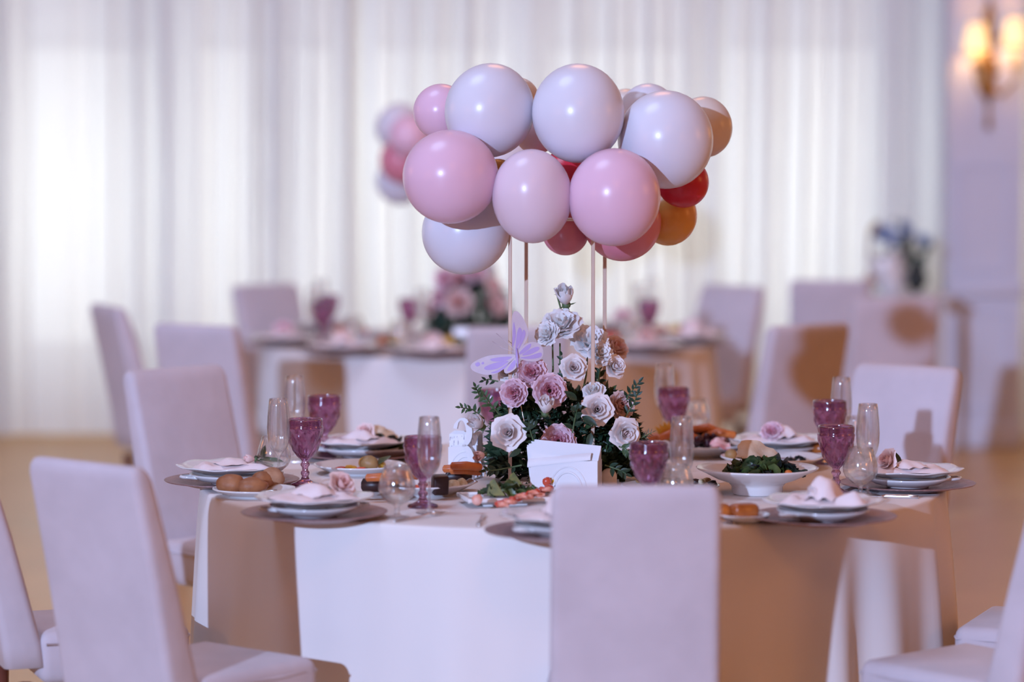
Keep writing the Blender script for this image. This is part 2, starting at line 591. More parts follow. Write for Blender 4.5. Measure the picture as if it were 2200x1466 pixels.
# curtains: one sheer panel per bay, edges overlapping at the piers
CY = 16.52


def curtain(x0, x1, seed, label, ztop=3.55):
    rnd = random.Random(seed)
    L = x1 - x0
    ph = [rnd.uniform(0, 6.28) for _ in range(5)]
    nf = rnd.choice((4, 5, 5, 6))
    off = 0.10 * (seed % 2)

    def fn(u, v):
        x = x0 + L * u
        z = 0.02 + (ztop - 0.02) * v
        wob = u + 0.05 * sin(5.1 * u + ph[0]) + 0.03 * sin(9 * u + ph[1])
        th = 2 * PI * nf * wob + ph[3] + 0.25 * sin(2.2 * z + ph[4])
        amp = 0.040 * (0.75 + 0.4 * sin(7 * u + ph[2]))
        ov = (0.052 + 0.020 * sin(8 * u + ph[1])) * (1.0 + 0.12 * sin(3 * z + ph[0]))
        y = CY - off + amp * sin(th) + 0.008 * sin(3.1 * th + ph[4])
        xx = x + ov * sin(2 * th + 0.6) * 0.55 + 0.010 * sin(3.7 * th)
        return (xx, y, z)
    mb = grid(MB(), fn, 220, 8)
    o = link('sheer_curtain', mb.mesh('curtain', 'sheer'))
    return tag(o, label, 'curtain', 'sheer curtains along the window wall')


ORDW = ['first', 'second', 'third', 'fourth', 'fifth', 'sixth', 'seventh', 'eighth', 'ninth', 'tenth', 'eleventh', 'twelfth', 'thirteenth', 'fourteenth', 'fifteenth', 'sixteenth']
ccs = []
for k in range(len(piers) - 1):
    ccs.append((piers[k] - 0.05, piers[k + 1] + 0.05))
vis = 0
names = ['sheer white curtain panel farthest left, at the edge of the picture',
         'sheer white curtain panel above the leftmost rear chair',
         'sheer white curtain panel behind the grey rear chair left of the balloons',
         'sheer white curtain panel behind the left half of the balloon cluster',
         'sheer white curtain panel directly right of the balloon cluster',
         'sheer white curtain panel above the pale chair beside the blue flowers',
         'greyer curtain panel hanging behind the lilac pillar']
for k, (a, b) in enumerate(ccs):
    pxa = 1100 + a * FPX / CY
    pxb = 1100 + b * FPX / CY
    if pxb > 2230 or pxb < -60:
        lab = None
    if pxb < 0:
        lab = ORDW[k] + ' sheer curtain panel from the left corner, beyond the picture edge'
    elif pxa > 2150:
        lab = ORDW[k] + ' sheer curtain panel along the wall, right of the lilac pillar'
    else:
        lab = names[min(vis, len(names) - 1)]
        vis += 1
    curtain(a, b, k + 3, lab)
rail = tube(MB(), [(RX0 + 0.3, CY, 3.58), (RX1 - 0.3, CY, 3.58)], 0.02)
tag(link('curtain_rail', rail.mesh('rail', 'frame')), 'long white curtain rail along the top of the window wall', 'curtain rail')


# ------------------------------------------------------------------ chairs
CH_H = 0.95
LEAN = 0.135


def chair_meshes():
    z0, z1 = 0.36, CH_H
    W, r = 0.187, 0.022

    def sect(t):
        z = z0 + (z1 - z0) * t
        y = 0.02 - LEAN * (t ** 1.15)
        th = 0.105 - 0.045 * t
        hw = W + 0.004 * (1 - t)
        return z, y, th, hw
    rings = []
    ts = [0, 0.1, 0.25, 0.4, 0.55, 0.7, 0.85, 0.94, 0.97, 0.988, 0.997, 1.0]
    for t in ts:
        z, y, th, hw = sect(t)
        k = 0
        if t > 0.94:
            q = (t - 0.94) / 0.06
            k = 0.022 * (1 - math.sqrt(max(0, 1 - q * q)))
        hw2, ht = hw - k, th / 2 - k
        rr = min(r, ht * 0.95)
        ring = []
        for (cx, cy, a0) in ((hw2 - rr, ht - rr, 0), (-hw2 + rr, ht - rr, PI / 2), (-hw2 + rr, -ht + rr, PI), (hw2 - rr, -ht + rr, 1.5 * PI)):
            for s in range(5):
                a = a0 + s * PI / 8
                wv = 0.0025 * noise.noise(Vector((cx * 9, cy * 9, z * 6)))
                ring.append((cx + rr * cos(a), y + cy + rr * sin(a) + wv, z))
        rings.append(ring)
    n = len(rings[0])
    vs = [v for rg in rings for v in rg]
    fs = []
    for j in range(len(rings) - 1):
        for i in range(n):
            a, b = j * n + i, j * n + (i + 1) % n
            fs.append((a, b, b + n, a + n))
    fs.append(tuple(reversed(range(n))))
    fs.append(tuple(range((len(rings) - 1) * n, len(rings) * n)))
    back = MB().add(vs, fs).mesh('chair_back', 'chair')

    def seatfn(mb):
        rbox(mb, -0.195, 0.195, 0.055, 0.44, 0.315, 0.445, 0.028, 4)
        vs2 = []
        for (x, y, z) in mb.v:
            if z > 0.42:
                z += 0.022 * max(0, 1 - (x / 0.195) ** 2) * max(0, 1 - ((y - 0.27) / 0.22) ** 2)
            vs2.append((x, y, z))
        mb.v = vs2
        return mb
    seat = seatfn(MB()).mesh('chair_seat', 'chair')
    pip = MB()
    pts = [(-0.193, 0.07, 0.417), (-0.195, 0.3, 0.417), (-0.19, 0.432, 0.417), (-0.16, 0.442, 0.417), (0.16, 0.442, 0.417), (0.19, 0.432, 0.417), (0.195, 0.3, 0.417), (0.193, 0.07, 0.417)]
    tube(pip, pts, 0.004, 6)
    piping = pip.mesh('chair_piping', 'chair')
    leg = MB()
    tube(leg, [(0, 0, 0), (0, 0, 0.32)], [0.015, 0.022], 8)
    legm = leg.mesh('chair_leg', 'leg_wood')
    return back, seat, piping, legm


CHM = chair_meshes()


def chair(top_px, y_px=None, face=None, label='', group='', scale=1.0, pos=None):
    """top centre of the back at a pixel (height CH_H), facing the point 'face'"""
    if pos is None:
        tp = P(top_px, y_px, CH_H * scale)
    else:
        tp = Vector((pos[0], pos[1], CH_H))
    d = Vector((face[0] - tp.x, face[1] - tp.y)).normalized()
    rz = math.atan2(-d.x, d.y)
    off = 0.02 - LEAN
    loc = (tp.x - d.x * off, tp.y - d.y * off, 0)
    t = thing('dining_chair', label, 'chair', loc, rz, group)
    t.scale = (1, 1, scale)
    link('backrest', CHM[0], t)
    s = link('seat', CHM[1], t)
    link('piping', CHM[2], s)
    for x, y in ((-0.165, 0.02), (0.165, 0.02), (-0.165, 0.40), (0.165, 0.40)):
        link('leg', CHM[3], t, loc=(x, y, 0))
    return t


TC = (0.163, 8.36)          # main table centre
RC = (-0.11, 13.4)          # rear table centre
g1 = 'chairs around the near table'
g2 = 'chairs around the rear table'
chair(1367, 1043, (0.30, 8.4), 'pale chair seen from behind, centred in front of the near table', g1, scale=0.975)
chair(187, 992, TC, 'pale chair at front left, its leaning back turned towards the camera', g1)
chair(0, 0, TC, 'pale chair cut off by the left edge, its seat showing', g1, pos=(-1.40, 7.80))
chair(372, 790, TC, 'pale chair facing the camera behind the left side of the near table', g1)
chair(1952, 785, TC, 'pale chair behind the right side of the near table, glass shadows on it', g1)
chair(0, 0, TC, 'pale chair at bottom right, its slanted back cut by the picture edge', g1, pos=(1.33, 7.02))
chair(0, 0, TC, 'pale chair beyond the right edge, only its seat corner showing', g1, pos=(1.70, 7.75))
chair(420, 697, RC, 'lilac lit chair back turned away, second from left behind the table', g2)
chair(0, 0, RC, 'leftmost rear chair seen edge on against the curtains', g2, pos=(-1.655, 12.7))
chair(0, 0, RC, 'grey chair left of the balloons, facing the camera beyond the rear table', g2, pos=(-1.16, 14.58), scale=0.98)
chair(0, 0, RC, 'grey chair right of the flowers, half shaded, beyond the rear table', g2, pos=(1.035, 14.5), scale=0.98)
chair(1738, 697, RC, 'brownish chair back between the rear table and the purple goblets', g2)
chair(0, 0, (1.45, 14.6), 'pale chair back below the blue flowers, its right side dark', g2, pos=(1.63, 13.2))
chair(0, 0, RC, 'chair with its back to the camera in front of the rear table, behind the flowers', g2, pos=(0.02, 11.45))
chair(0, 0, (1.75, 16.0), 'whitish chair farthest back, low between two rear chairs by the curtain', g2, pos=(1.49, 14.6))


# ------------------------------------------------------------------ tables and cloths
def make_table(c, R, seed, lab_t, lab_c, grp, strong):
    t = thing('round_table', lab_t, 'table', (c[0], c[1], 0), 0, 'round banquet tables')
    link('tabletop', lathe(MB(), [(R - 0.012, 0.705), (R - 0.008, 0.712), (R - 0.008, 0.738), (R - 0.012, 0.744)], 64).mesh('tabletop', 'table_wood'), t)
    link('pedestal', lathe(MB(), [(0.30, 0.03), (0.28, 0.06), (0.07, 0.12), (0.055, 0.4), (0.07, 0.65), (0.2, 0.705)], 24).mesh('pedestal', 'table_wood'), t)
    link('base', lathe(MB(), [(0.36, 0), (0.36, 0.02), (0.30, 0.035)], 24).mesh('base', 'table_wood'), t)
    rnd = random.Random(seed)
    ph = [rnd.uniform(0, 6.28) for _ in range(8)]

    def fold(a):
        # a: angle, 0 = right (+x), -pi/2 = towards the camera
        s = 0
        right = max(0.0, cos(a + 0.42)) ** 6 * strong
        s += (0.35 + 1.6 * right) * sin(27 * a + ph[0] + 1.2 * sin(2 * a + ph[1]))
        s += 0.95 * sin(11 * a + ph[2] + 0.8 * sin(3 * a))
        s += (0.22 + 0.75 * right) * sin(43 * a + ph[3] + sin(5 * a))
        return s

    prof = []
    for k in range(8):
        prof.append((R * k / 7.5 if k else 0.0005, 0.75, 0))
    prof += [(R - 0.012, 0.75, 0), (R - 0.004, 0.7485, 0), (R - 0.0005, 0.745, 0), (R + 0.001, 0.74, 0.0)]
    for k in range(1, 15):
        q = k / 14
        prof.append((R + 0.001 + 0.022 * q, 0.74 - 0.732 * q, q ** 0.6))
    n = 360
    vs, fs = [], []
    for (r, z, am) in prof:
        for i in range(n):
            a = 2 * PI * i / n
            rr = r + am * (0.017 * fold(a) + 0.012)
            vs.append((rr * cos(a), rr * sin(a), z))
    for j in range(len(prof) - 1):
        for i in range(n):
            p, q = j * n + i, j * n + (i + 1) % n
            fs.append((p, p + n, q + n, q))
    o = link('tablecloth', MB().add(vs, fs).mesh('tablecloth', 'cloth'), loc=(c[0], c[1], 0))
    tag(o, lab_c, 'tablecloth', 'floor length white tablecloths')


make_table(TC, 1.0, 4, 'round banquet table hidden under the near white cloth', 'white floor length cloth with folds on the near round table', '', 1.0)
make_table(RC, 0.98, 9, 'round banquet table hidden under the rear blurred cloth', 'blurred white cloth on the rear round table', '', 0.6)
TZ = 0.7505

# ------------------------------------------------------------------ flowers
DEFL = {}


def petal_fn(mb, rl, h, spread, curl, droop, ruf, ph, seed, thick=0.0, nu=8, nv=6, r0=0.10, rot=0.0):
    def fn(u, v):
        uu = u * 2 - 1
        wv = math.sqrt(max(0.0, sin(PI * min(0.97, 0.16 + 0.62 * v)))) * (1.0 if v < 0.75 else 1 - 0.35 * ((v - 0.75) / 0.25) ** 2 * uu * uu)
        ang = rot + uu * spread * wv
        rr = r0 + (rl - r0) * (sin(min(1, v * 1.25) * PI / 2) ** 0.8) + curl * v ** 4 * (0.6 + 0.4 * uu * uu)
        z = h * (v ** 0.85) - droop * v ** 4 - 0.13 * h * (abs(uu) ** 2.5) * v
        rr += ruf * v * sin(6 * uu + ph) * (0.4 + 0.6 * v)
        z += ruf * 0.8 * v * sin(5 * uu + ph * 1.7)
        rr *= 1 + 0.05 * noise.noise(Vector((uu * 2, v * 2, seed * 3.7)))
        return (rr * cos(ang), rr * sin(ang), z - 0.35)
    return grid(mb, fn, nu, nv)


FT = {}


def flower_template(kind, mat, full=False):
    key = (kind, mat, full)
    if key in FT:
        return FT[key]
    rnd = random.Random(hash(kind) % 1 + len(kind))
    core = MB()
    outer = []
    if kind == 'rose':
        inner = [(2, .09, .96, 1.9, .02, 0, .004), (3, .19, 1.0, 1.5, .05, 0, .006), (3, .34, .98, 1.30, .12, .03, .012)]
        outs = [(4, .54, .88, 1.12, .22, .10, .02), (5, .72, .62, .95, .34, .20, .03)]
        jit = .06
    elif kind == 'peony':
        inner = [(4, .12, .84, 1.3, .04, 0, .03), (5, .28, .90, 1.0, .06, 0, .035), (6, .45, .90, .85, .08, .02, .035), (6, .62, .84, .78, .10, .03, .035)]
        outs = [(6, .78, .72, .74, .12, .07, .04), (5, .90, .50, .80, .12, .10, .04)]
        jit = .22
    elif kind == 'ruffle':
        inner = [(3, .16, .88, 1.5, .08, 0, .04), (4, .36, .86, 1.2, .14, .03, .05), (5, .56, .78, 1.0, .18, .05, .06)]
        outs = [(5, .74, .60, .95, .24, .10, .06), (5, .86, .40, .95, .22, .10, .06)]
        jit = .18
    else:  # bud
        inner = [(3, .16, 1.35, 1.5, -.02, 0, .01), (3, .34, 1.40, 1.3, -.06, 0, .015)]
        outs = [(4, .50, 1.35, 1.1, -.08, 0, .02)]
        jit = .05
    sd = 0
    for (n, rl, h, sp, cu, dr, ru) in inner:
        o = rnd.uniform(0, 6)
        for i in range(n):
            sd += 1
            petal_fn(core, rl * rnd.uniform(1 - jit, 1 + jit), h * rnd.uniform(1 - jit * .5, 1.04), sp, cu, dr, ru, rnd.uniform(0, 6), sd, rot=o + 2 * PI * i / n + rnd.uniform(-.15, .15), nu=6 if full else 8, nv=4 if full else 6)
    for (n, rl, h, sp, cu, dr, ru) in outs:
        o = rnd.uniform(0, 6)
        pm = MB()
        sd += 1
        petal_fn(pm, rl, h, sp, cu, dr, ru, rnd.uniform(0, 6), sd)
        pme = None if full else pm.mesh(kind + '_petal', mat)
        for i in range(n):
            a = o + 2 * PI * i / n + rnd.uniform(-.12, .12)
            if full:
                core.add(pm.v, pm.f, Matrix.Rotation(a, 4, 'Z'))
            else:
                outer.append((pme, a, rnd.uniform(-.10, .10)))
    cal = MB()
    blob(cal, .28, .28, .22, 10, mat=T(0, 0, -.42))
    for i in range(5):
        a = 2 * PI * i / 5
        cal.add([(0.16 * cos(a - .4), .16 * sin(a - .4), -.42), (0.16 * cos(a + .4), .16 * sin(a + .4), -.42), (.62 * cos(a), .62 * sin(a), -.30), (.40 * cos(a), .40 * sin(a), -.44)], [(0, 3, 2), (3, 1, 2), (0, 1, 3)])
    FT[key] = (core.mesh(kind + '_heart', mat), outer, cal.mesh('calyx', 'stem'))
    return FT[key]


def aim(axis, spin=0.0):
    return Vector(axis).to_track_quat('Z', 'Y').to_matrix().to_4x4() @ Matrix.Rotation(spin, 4, 'Z')


def flower(kind, mat, name, parent, loc, axis, rad, spin=0.0, full=False, calyx=True):
    core, outer, cal = flower_template(kind, mat, full)
    mw = Matrix.Translation(loc) @ aim(axis, spin) @ Matrix.Diagonal((rad, rad, rad, 1))
    o = link(name, core, parent, mw=mw)
    for (pm, a, tl) in outer:
        link('petal', pm, o, mw=Matrix.Rotation(a, 4, 'Z') @ Matrix.Rotation(tl, 4, 'Y'))
    if calyx and not full:
        link('calyx', cal, o)
    return o


def leaf_mesh(mat, L=1.0, wd=0.42, cup=0.10, bend=0.18):
    mb = MB()

    def fn(u, v):
        uu = u * 2 - 1
        wv = wd * sin(PI * (v ** 0.85)) ** 0.9 * 0.5 if 0 < v < 1 else 0.003
        return (uu * wv, v * L, cup * abs(uu) * wv * 2 - bend * v * v)
    return grid(mb, fn, 4, 6).mesh('leaf', mat)


LEAF = leaf_mesh('leaf')
LEAF2 = leaf_mesh('leaf2')
LEAFN = leaf_mesh('leaf', 1.0, 0.12, 0.05, 0.1)


def orient(d, up=(0, 0, 1)):
    """matrix whose Y axis runs along d"""
    d = Vector(d).normalized()
    u = Vector(up)
    x = d.cross(u)
    if x.length < 1e-3:
        x = Vector((1, 0, 0))
    x.normalize()
    z = x.cross(d)
    return Matrix((x, d, z)).transposed().to_4x4()


def sprig(parent, name, pts, nleaf, ll, seed, mesh=None, smat='stem'):
    """a stem with paired leaves, stem is the part, leaves its sub-parts; pts in parent space"""
    rnd = random.Random(seed)
    pts = [Vector(p) for p in pts]
    o = link(name, tube(MB(), pts, [0.0022, 0.0018, 0.0012][:len(pts)] if len(pts) == 3 else 0.0016, 6).mesh('sprig_stem', smat), parent)
    for k in range(nleaf):
        q = 0.15 + 0.85 * k / max(1, nleaf - 1)
        seg = q * (len(pts) - 1)
        i = min(int(seg), len(pts) - 2)
        p = pts[i].lerp(pts[i + 1], seg - i)
        d = (pts[i + 1] - pts[i]).normalized()
        side = d.cross(Vector((0, -1, 0.2))).normalized() * (1 if k % 2 else -1)
        dr = d * 0.7 + side * 0.8 + Vector((rnd.uniform(-.3, .3), rnd.uniform(-.4, .2), rnd.uniform(-.2, .3)))
        if k == nleaf - 1:
            dr = d
        s = ll * rnd.uniform(0.8, 1.15) * (1.1 - 0.35 * q)
        link('leaf', mesh or LEAF, o, mw=Matrix.Translation(p) @ orient(dr, (rnd.uniform(-.4, .4), -1, .5)) @ Matrix.Diagonal((s, s, s, 1)))
    return o


def foliage(n, fn, ll, mat, seed, flat=1.0):
    rnd = random.Random(seed)
    mb = MB()
    for _ in range(n):
        p, nrm = fn(rnd)
        d = Vector((rnd.gauss(0, 1), rnd.gauss(0, 1), rnd.gauss(0, 1))) * 0.6 + Vector(nrm)
        mw = Matrix.Translation(p) @ orient(d, (rnd.uniform(-1, 1), rnd.uniform(-1, 0), rnd.uniform(0, 1)))
        s = ll * rnd.uniform(0.6, 1.25)
        wd = s * 0.22
        mb.add([(0, 0, 0), (-wd, s * .5, .12 * s), (0, s * .5, 0), (wd, s * .5, .12 * s), (0, s, -.1 * s)], [(0, 2, 1), (0, 3, 2), (1, 2, 4), (2, 3, 4)], mw)
    return mb.mesh('foliage', mat, False)


# ---- near centrepiece: bouquet
BC = P(1212, 985, 0.78)
BX, BYY = BC.x, 8.33
bq = thing('flower_arrangement', 'rose and eustoma arrangement in dark greenery on the near table', 'flowers', (BX, BYY, TZ))


def bl(px, py, y):
    v = PD(px, py, y)
    return Vector((v.x - BX, v.y - BYY, v.z - TZ))


vase = MB()
lathe(vase, [(0.075, 0), (0.095, 0.02), (0.105, 0.06), (0.10, 0.075), (0.09, 0.075)], 24)
link('flower_bowl', vase.mesh('flower_bowl', 'vase'), bq)


def dome(rnd):
    a = rnd.uniform(0, 2 * PI)
    zz = rnd.random() ** 0.9
    r = (0.205 * math.sqrt(max(0, 1 - (zz * 0.80) ** 2.0))) * rnd.uniform(0.55, 1.0) ** 0.4
    if zz < 0.12:
        r *= 0.9
    p = Vector((r * cos(a) + 0.0, r * sin(a) * 0.60 + 0.02, 0.012 + 0.225 * zz))
    return p, Vector((cos(a), sin(a), 0.5))


fo = link('foliage', foliage(3400, dome, 0.036, 'leaf', 5), bq)
fo['kind'] = 'stuff'
fo2 = link('light_foliage', foliage(500, dome, 0.034, 'leaf2', 8), bq)
fo2['kind'] = 'stuff'
FL = [
    # kind, mat, px, py, rpx, depth, axis
    ('bud', 'p_white', 1215, 645, 24, 8.33, (-0.1, -0.55, 0.6)),
    ('ruffle', 'p_white', 1206, 696, 42, 8.30, (-0.1, -0.6, 0.75)),
    ('ruffle', 'p_white', 1174, 717, 28, 8.27, (-0.5, -0.7, 0.35)),
    ('ruffle', 'p_white', 1268, 732, 38, 8.32, (0.1, -0.7, 0.6)),
    ('ruffle', 'p_white', 1291, 758, 28, 8.30, (0.4, -0.7, 0.3)),
    ('rose', 'p_cream', 1232, 791, 30, 8.24, (0.1, -0.95, 0.25)),
    ('rose', 'p_cream', 1321, 788, 27, 8.33, (0.45, -0.75, 0.3)),
    ('peony', 'p_blush', 1322, 748, 30, 8.50, (0.5, -0.5, 0.5)),
    ('peony', 'p_pink', 1143, 800, 33, 8.22, (-0.15, -0.9, 0.35)),
    ('peony', 'p_pink', 1104, 845, 31, 8.18, (-0.35, -0.9, 0.15)),
    ('peony', 'p_pink', 1181, 840, 37, 8.14, (0.05, -0.95, 0.1)),
    ('bud', 'p_cream', 1172, 880, 21, 8.11, (0.05, -0.6, 0.7)),
    ('rose', 'p_cream', 1283, 880, 36, 8.16, (0.05, -0.95, 0.2)),
    ('rose', 'p_white', 1276, 842, 26, 8.24, (-0.1, -0.7, 0.6)),
    ('peony', 'p_blush', 1334, 872, 31, 8.27, (0.5, -0.8, 0.2)),
    ('rose', 'p_cream', 1342, 931, 36, 8.18, (0.3, -0.95, 0.0)),
    ('rose', 'p_cream', 1092, 930, 40, 8.08, (-0.15, -0.95, 0.2)),
    ('bud', 'p_cream', 1030, 913, 21, 8.20, (-0.45, -0.7, 0.45)),
    ('bud', 'p_blush', 1036, 978, 14, 8.06, (-0.6, -0.7, -0.1)),
    ('peony', 'p_pink', 1200, 948, 37, 8.18, (0.0, -0.95, 0.25)),
    ('rose', 'p_white', 1090, 800, 24, 8.30, (-0.4, -0.7, 0.4)),
]
rnd0 = random.Random(3)
for (kd, mt, px, py, rp, dd, ax) in FL:
    o = flower(kd, mt, {'rose': 'rose', 'peony': 'garden_rose', 'ruffle': 'eustoma', 'bud': 'rose_bud'}[kd], bq, bl(px, py, dd), ax, rp * dd / FPX * (1.05 if kd != 'bud' else 1.5), rnd0.uniform(0, 6))
    o['label'] = {'p_white': 'white', 'p_cream': 'cream', 'p_pink': 'pink', 'p_blush': 'peach pink'}[mt] + ' ' + {'rose': 'open rose bloom', 'peony': 'ruffled garden rose', 'ruffle': 'frilled eustoma bloom', 'bud': 'half closed rose bud'}[kd]
# stems up to the tall white blooms
for a, b in (((1187, 735, 8.29), (1183, 850, 8.25)), ((1203, 738, 8.30), (1197, 855, 8.26)), ((1212, 660, 8.34), (1206, 700, 8.33)), ((1262, 765, 8.32), (1250, 850, 8.28)), ((1196, 632, 8.34), (1206, 690, 8.34)), ((1290, 785, 8.31), (1275, 860, 8.28))):
    link('stem', tube(MB(), [bl(*a), (bl(*a) + bl(*b)) / 2 + Vector((0.004, 0, 0)), bl(*b)], [0.0022, 0.0026, 0.003], 7).mesh('flower_stem', 'stem'), bq)
flower('bud', 'p_white', 'closed_bud', bq, bl(1196, 629, 8.34), (-0.1, -0.1, 1), 0.013)
for k, (pp, nl, ll, ms) in enumerate([
    ([(1040, 900, 8.24), (1015, 880, 8.20), (990, 876, 8.18)], 11, 0.022, LEAF2),
    ([(1060, 880, 8.25), (1030, 850, 8.22), (1022, 832, 8.20)], 11, 0.022, LEAF2),
    ([(1080, 900, 8.2), (1055, 870, 8.15), (1040, 848, 8.14)], 11, 0.022, LEAF2),
    ([(1330, 900, 8.28), (1350, 850, 8.26), (1372, 822, 8.25)], 13, 0.024, LEAF),
    ([(1340, 900, 8.25), (1362, 868, 8.23), (1370, 845, 8.22)], 9, 0.022, LEAF),
    ([(1350, 950, 8.22), (1380, 940, 8.2), (1400, 930, 8.2)], 16, 0.020, LEAFN),
    ([(1330, 960, 8.12), (1345, 965, 8.1), (1360, 985, 8.1)], 8, 0.024, LEAF2),
    ([(1280, 830, 8.32), (1287, 812, 8.31), (1290, 795, 8.31)], 8, 0.024, LEAF),
    ([(1210, 850, 8.24), (1215, 800, 8.26), (1207, 765, 8.28)], 8, 0.028, LEAF),
    ([(1120, 1000, 8.12), (1070, 1010, 8.06), (1045, 1012, 8.05)], 11, 0.026, LEAF),
    ([(1300, 1000, 8.1), (1330, 1010, 8.06), (1345, 1018, 8.06)], 9, 0.026, LEAF),
    ([(1150, 960, 8.1), (1140, 930, 8.07), (1136, 905, 8.06)], 9, 0.024, LEAF),
    ([(1230, 930, 8.1), (1235, 900, 8.07), (1240, 880, 8.06)], 8, 0.028, LEAF),
    ([(1070, 820, 8.25), (1050, 815, 8.24), (1040, 818, 8.23)], 5, 0.020, LEAF),
]):
    sprig(bq, 'leaf_sprig', [bl(*p) for p in pp], nl, ll, k + 20, ms)
for k, (px, py, dd, dx, dz, s) in enumerate([(1250, 895, 8.08, 0.6, -0.3, 0.05), (1225, 880, 8.10, 0.8, 0.2, 0.045), (1270, 930, 8.07, -0.2, -1, 0.045),
                                             (1155, 905, 8.07, -0.7, -0.5, 0.04), (1240, 860, 8.12, -0.6, 0.5, 0.045), (1120, 965, 8.05, -0.7, -0.4, 0.04)]):
    link('leaf', LEAF, bq, mw=Matrix.Translation(bl(px, py, dd)) @ orient((dx, -0.4, dz), (0, -1, 0.4)) @ Matrix.Diagonal((s, s, s, 1)))

# ---- balloon stand with four posts
FRy, BKy = 8.24, 8.47
st_c = Vector((BX, 8.36, TZ))
stand = thing('balloon_stand', 'four slim rose gold posts holding up the balloon cluster', 'stand', st_c)
zt = PD(1200, 470, 8.3).z
posts = []
for (pxt, pxb, y) in ((1097, 1095, FRy), (1131, 1130, BKy), (1275, 1273, FRy), (1300, 1298, BKy)):
    a = PD(pxt, 480, y)
    b = PD(pxb, 900, y)
    x = (a.x + b.x) / 2 - st_c.x
    posts.append((x, y - st_c.y))
    pm = rbox(MB(), x - 0.005, x + 0.005, y - st_c.y - 0.005, y - st_c.y + 0.005, 0.012, zt - TZ, 0.001, 1)
    link('post', pm.mesh('post', 'gold', False), stand)
bs = MB()
rbox(bs, min(p[0] for p in posts) - 0.01, max(p[0] for p in posts) + 0.01, -0.135, 0.125, 0, 0.012, 0.003, 2)
link('base_plate', bs.mesh('stand_base', 'gold'), stand)
tf = MB()
order = [0, 2, 3, 1, 0]
for i in range(4):
    a, b = posts[order[i]], posts[order[i + 1]]
    tube(tf, [(a[0], a[1], zt - TZ), (b[0], b[1], zt - TZ)], 0.005, 6)
link('top_frame', tf.mesh('top_frame', 'gold'), stand)


# ---- balloons
def balloon_mesh(mat):
    mb = MB()
    prof = []
    n = 28
    for k in range(n + 1):
        ph = PI * k / n
        r = sin(ph)
        z = -cos(ph)
        if z < 0:
            z *= 1.06
            r *= 1 - 0.06 * (-z) ** 3
        prof.append((max(r, 0.012), z))
    lathe(mb, prof, 40)
    return mb.mesh('balloon', mat)


KN = lathe(MB(), [(0.035, -1.13), (0.06, -1.125), (0.03, -1.09), (0.03, -1.07), (0.05, -1.05), (0.07, -1.03)], 12)
BMS, KMS = {}, {}


def balloon(px, py, rx, ry, dd, mat, center, label, group):
    if mat not in BMS:
        BMS[mat] = balloon_mesh(mat)
        KMS[mat] = KN.mesh('knot', mat)
    c = PD(px, py, dd)
    r = rx * dd / FPX
    rzz = ry * dd / FPX
    out = (c - Vector(center)).normalized()
    # elongation runs along the axis that points away from the cluster's centre, flattened to keep the seen outline
    o = link('balloon', BMS[mat])
    S = Matrix.Diagonal((r, r, rzz, 1))
    R = aim(out)
    o.matrix_world = Matrix.Translation(c) @ S @ R
    k = link('knot', KMS[mat], o)
    tag(o, label, 'balloon', group)
    return o


BCEN = (PD(1215, 350, 8.36))
gb = 'balloons on the near stand'
BAL = [
    (1051, 237, 94, 104, 8.17, 'b_white', 'large white balloon at upper left of the near cluster'),
    (1242, 243, 99, 110, 8.12, 'b_white', 'large white balloon at the top centre of the near cluster'),
    (1431, 300, 101, 106, 8.17, 'b_white', 'large white balloon at upper right of the near cluster'),
    (967, 380, 102, 101, 8.05, 'b_pink', 'large pink balloon at the left of the near cluster'),
    (1143, 422, 86, 103, 8.03, 'b_blush', 'pale blush balloon between the two large pink balloons'),
    (1320, 424, 99, 106, 8.02, 'b_pink', 'large pink balloon in front, right of the blush balloon'),
    (1000, 498, 96, 90, 8.25, 'b_white', 'white balloon hanging lowest at the left'),
    (947, 240, 59, 60, 8.36, 'b_pink', 'small pink balloon peeking out at upper left'),
    (1512, 273, 61, 66, 8.47, 'b_cream', 'small cream balloon at the far upper right'),
    (1393, 243, 62, 64, 8.56, 'b_white', 'small white balloon peeking over the right white balloon'),
    (1345, 240, 46, 50, 8.72, 'b_cream', 'cream balloon mostly hidden beside the top centre balloon'),
    (1112, 215, 45, 52, 8.46, 'b_cream', 'cream balloon peeking between the two upper white balloons'),
    (1468, 392, 55, 55, 8.33, 'b_red', 'glossy red balloon at the lower right'),
    (1438, 466, 58, 64, 8.45, 'b_orange', 'orange balloon at the lower right under the red one'),
    (1337, 478, 88, 79, 8.35, 'b_rose', 'rose pink balloon tucked behind and below the front pink one'),
    (1215, 500, 50, 49, 8.40, 'b_rose', 'small rose pink balloon low in the middle behind the posts'),
    (1218, 385, 62, 62, 8.33, 'b_red', 'dark red balloon deep in the middle of the cluster'),
    (1150, 285, 44, 46, 8.36, 'b_blush', 'small mauve balloon seen below between the upper white balloons'),
    (1072, 400, 50, 60, 8.26, 'b_orange', 'added orange balloon for the warm glow between the left pink and blush balloons'),  # added: its orange stands in for light bounced between the balloons
]
for (px, py, rx, ry, dd, mt, lb) in BAL:
    balloon(px, py, rx, ry, dd, mt, BCEN, lb, gb)
RBC = PD(1010, 330, 13.4)
gr = 'blurred balloons on the rear stand'
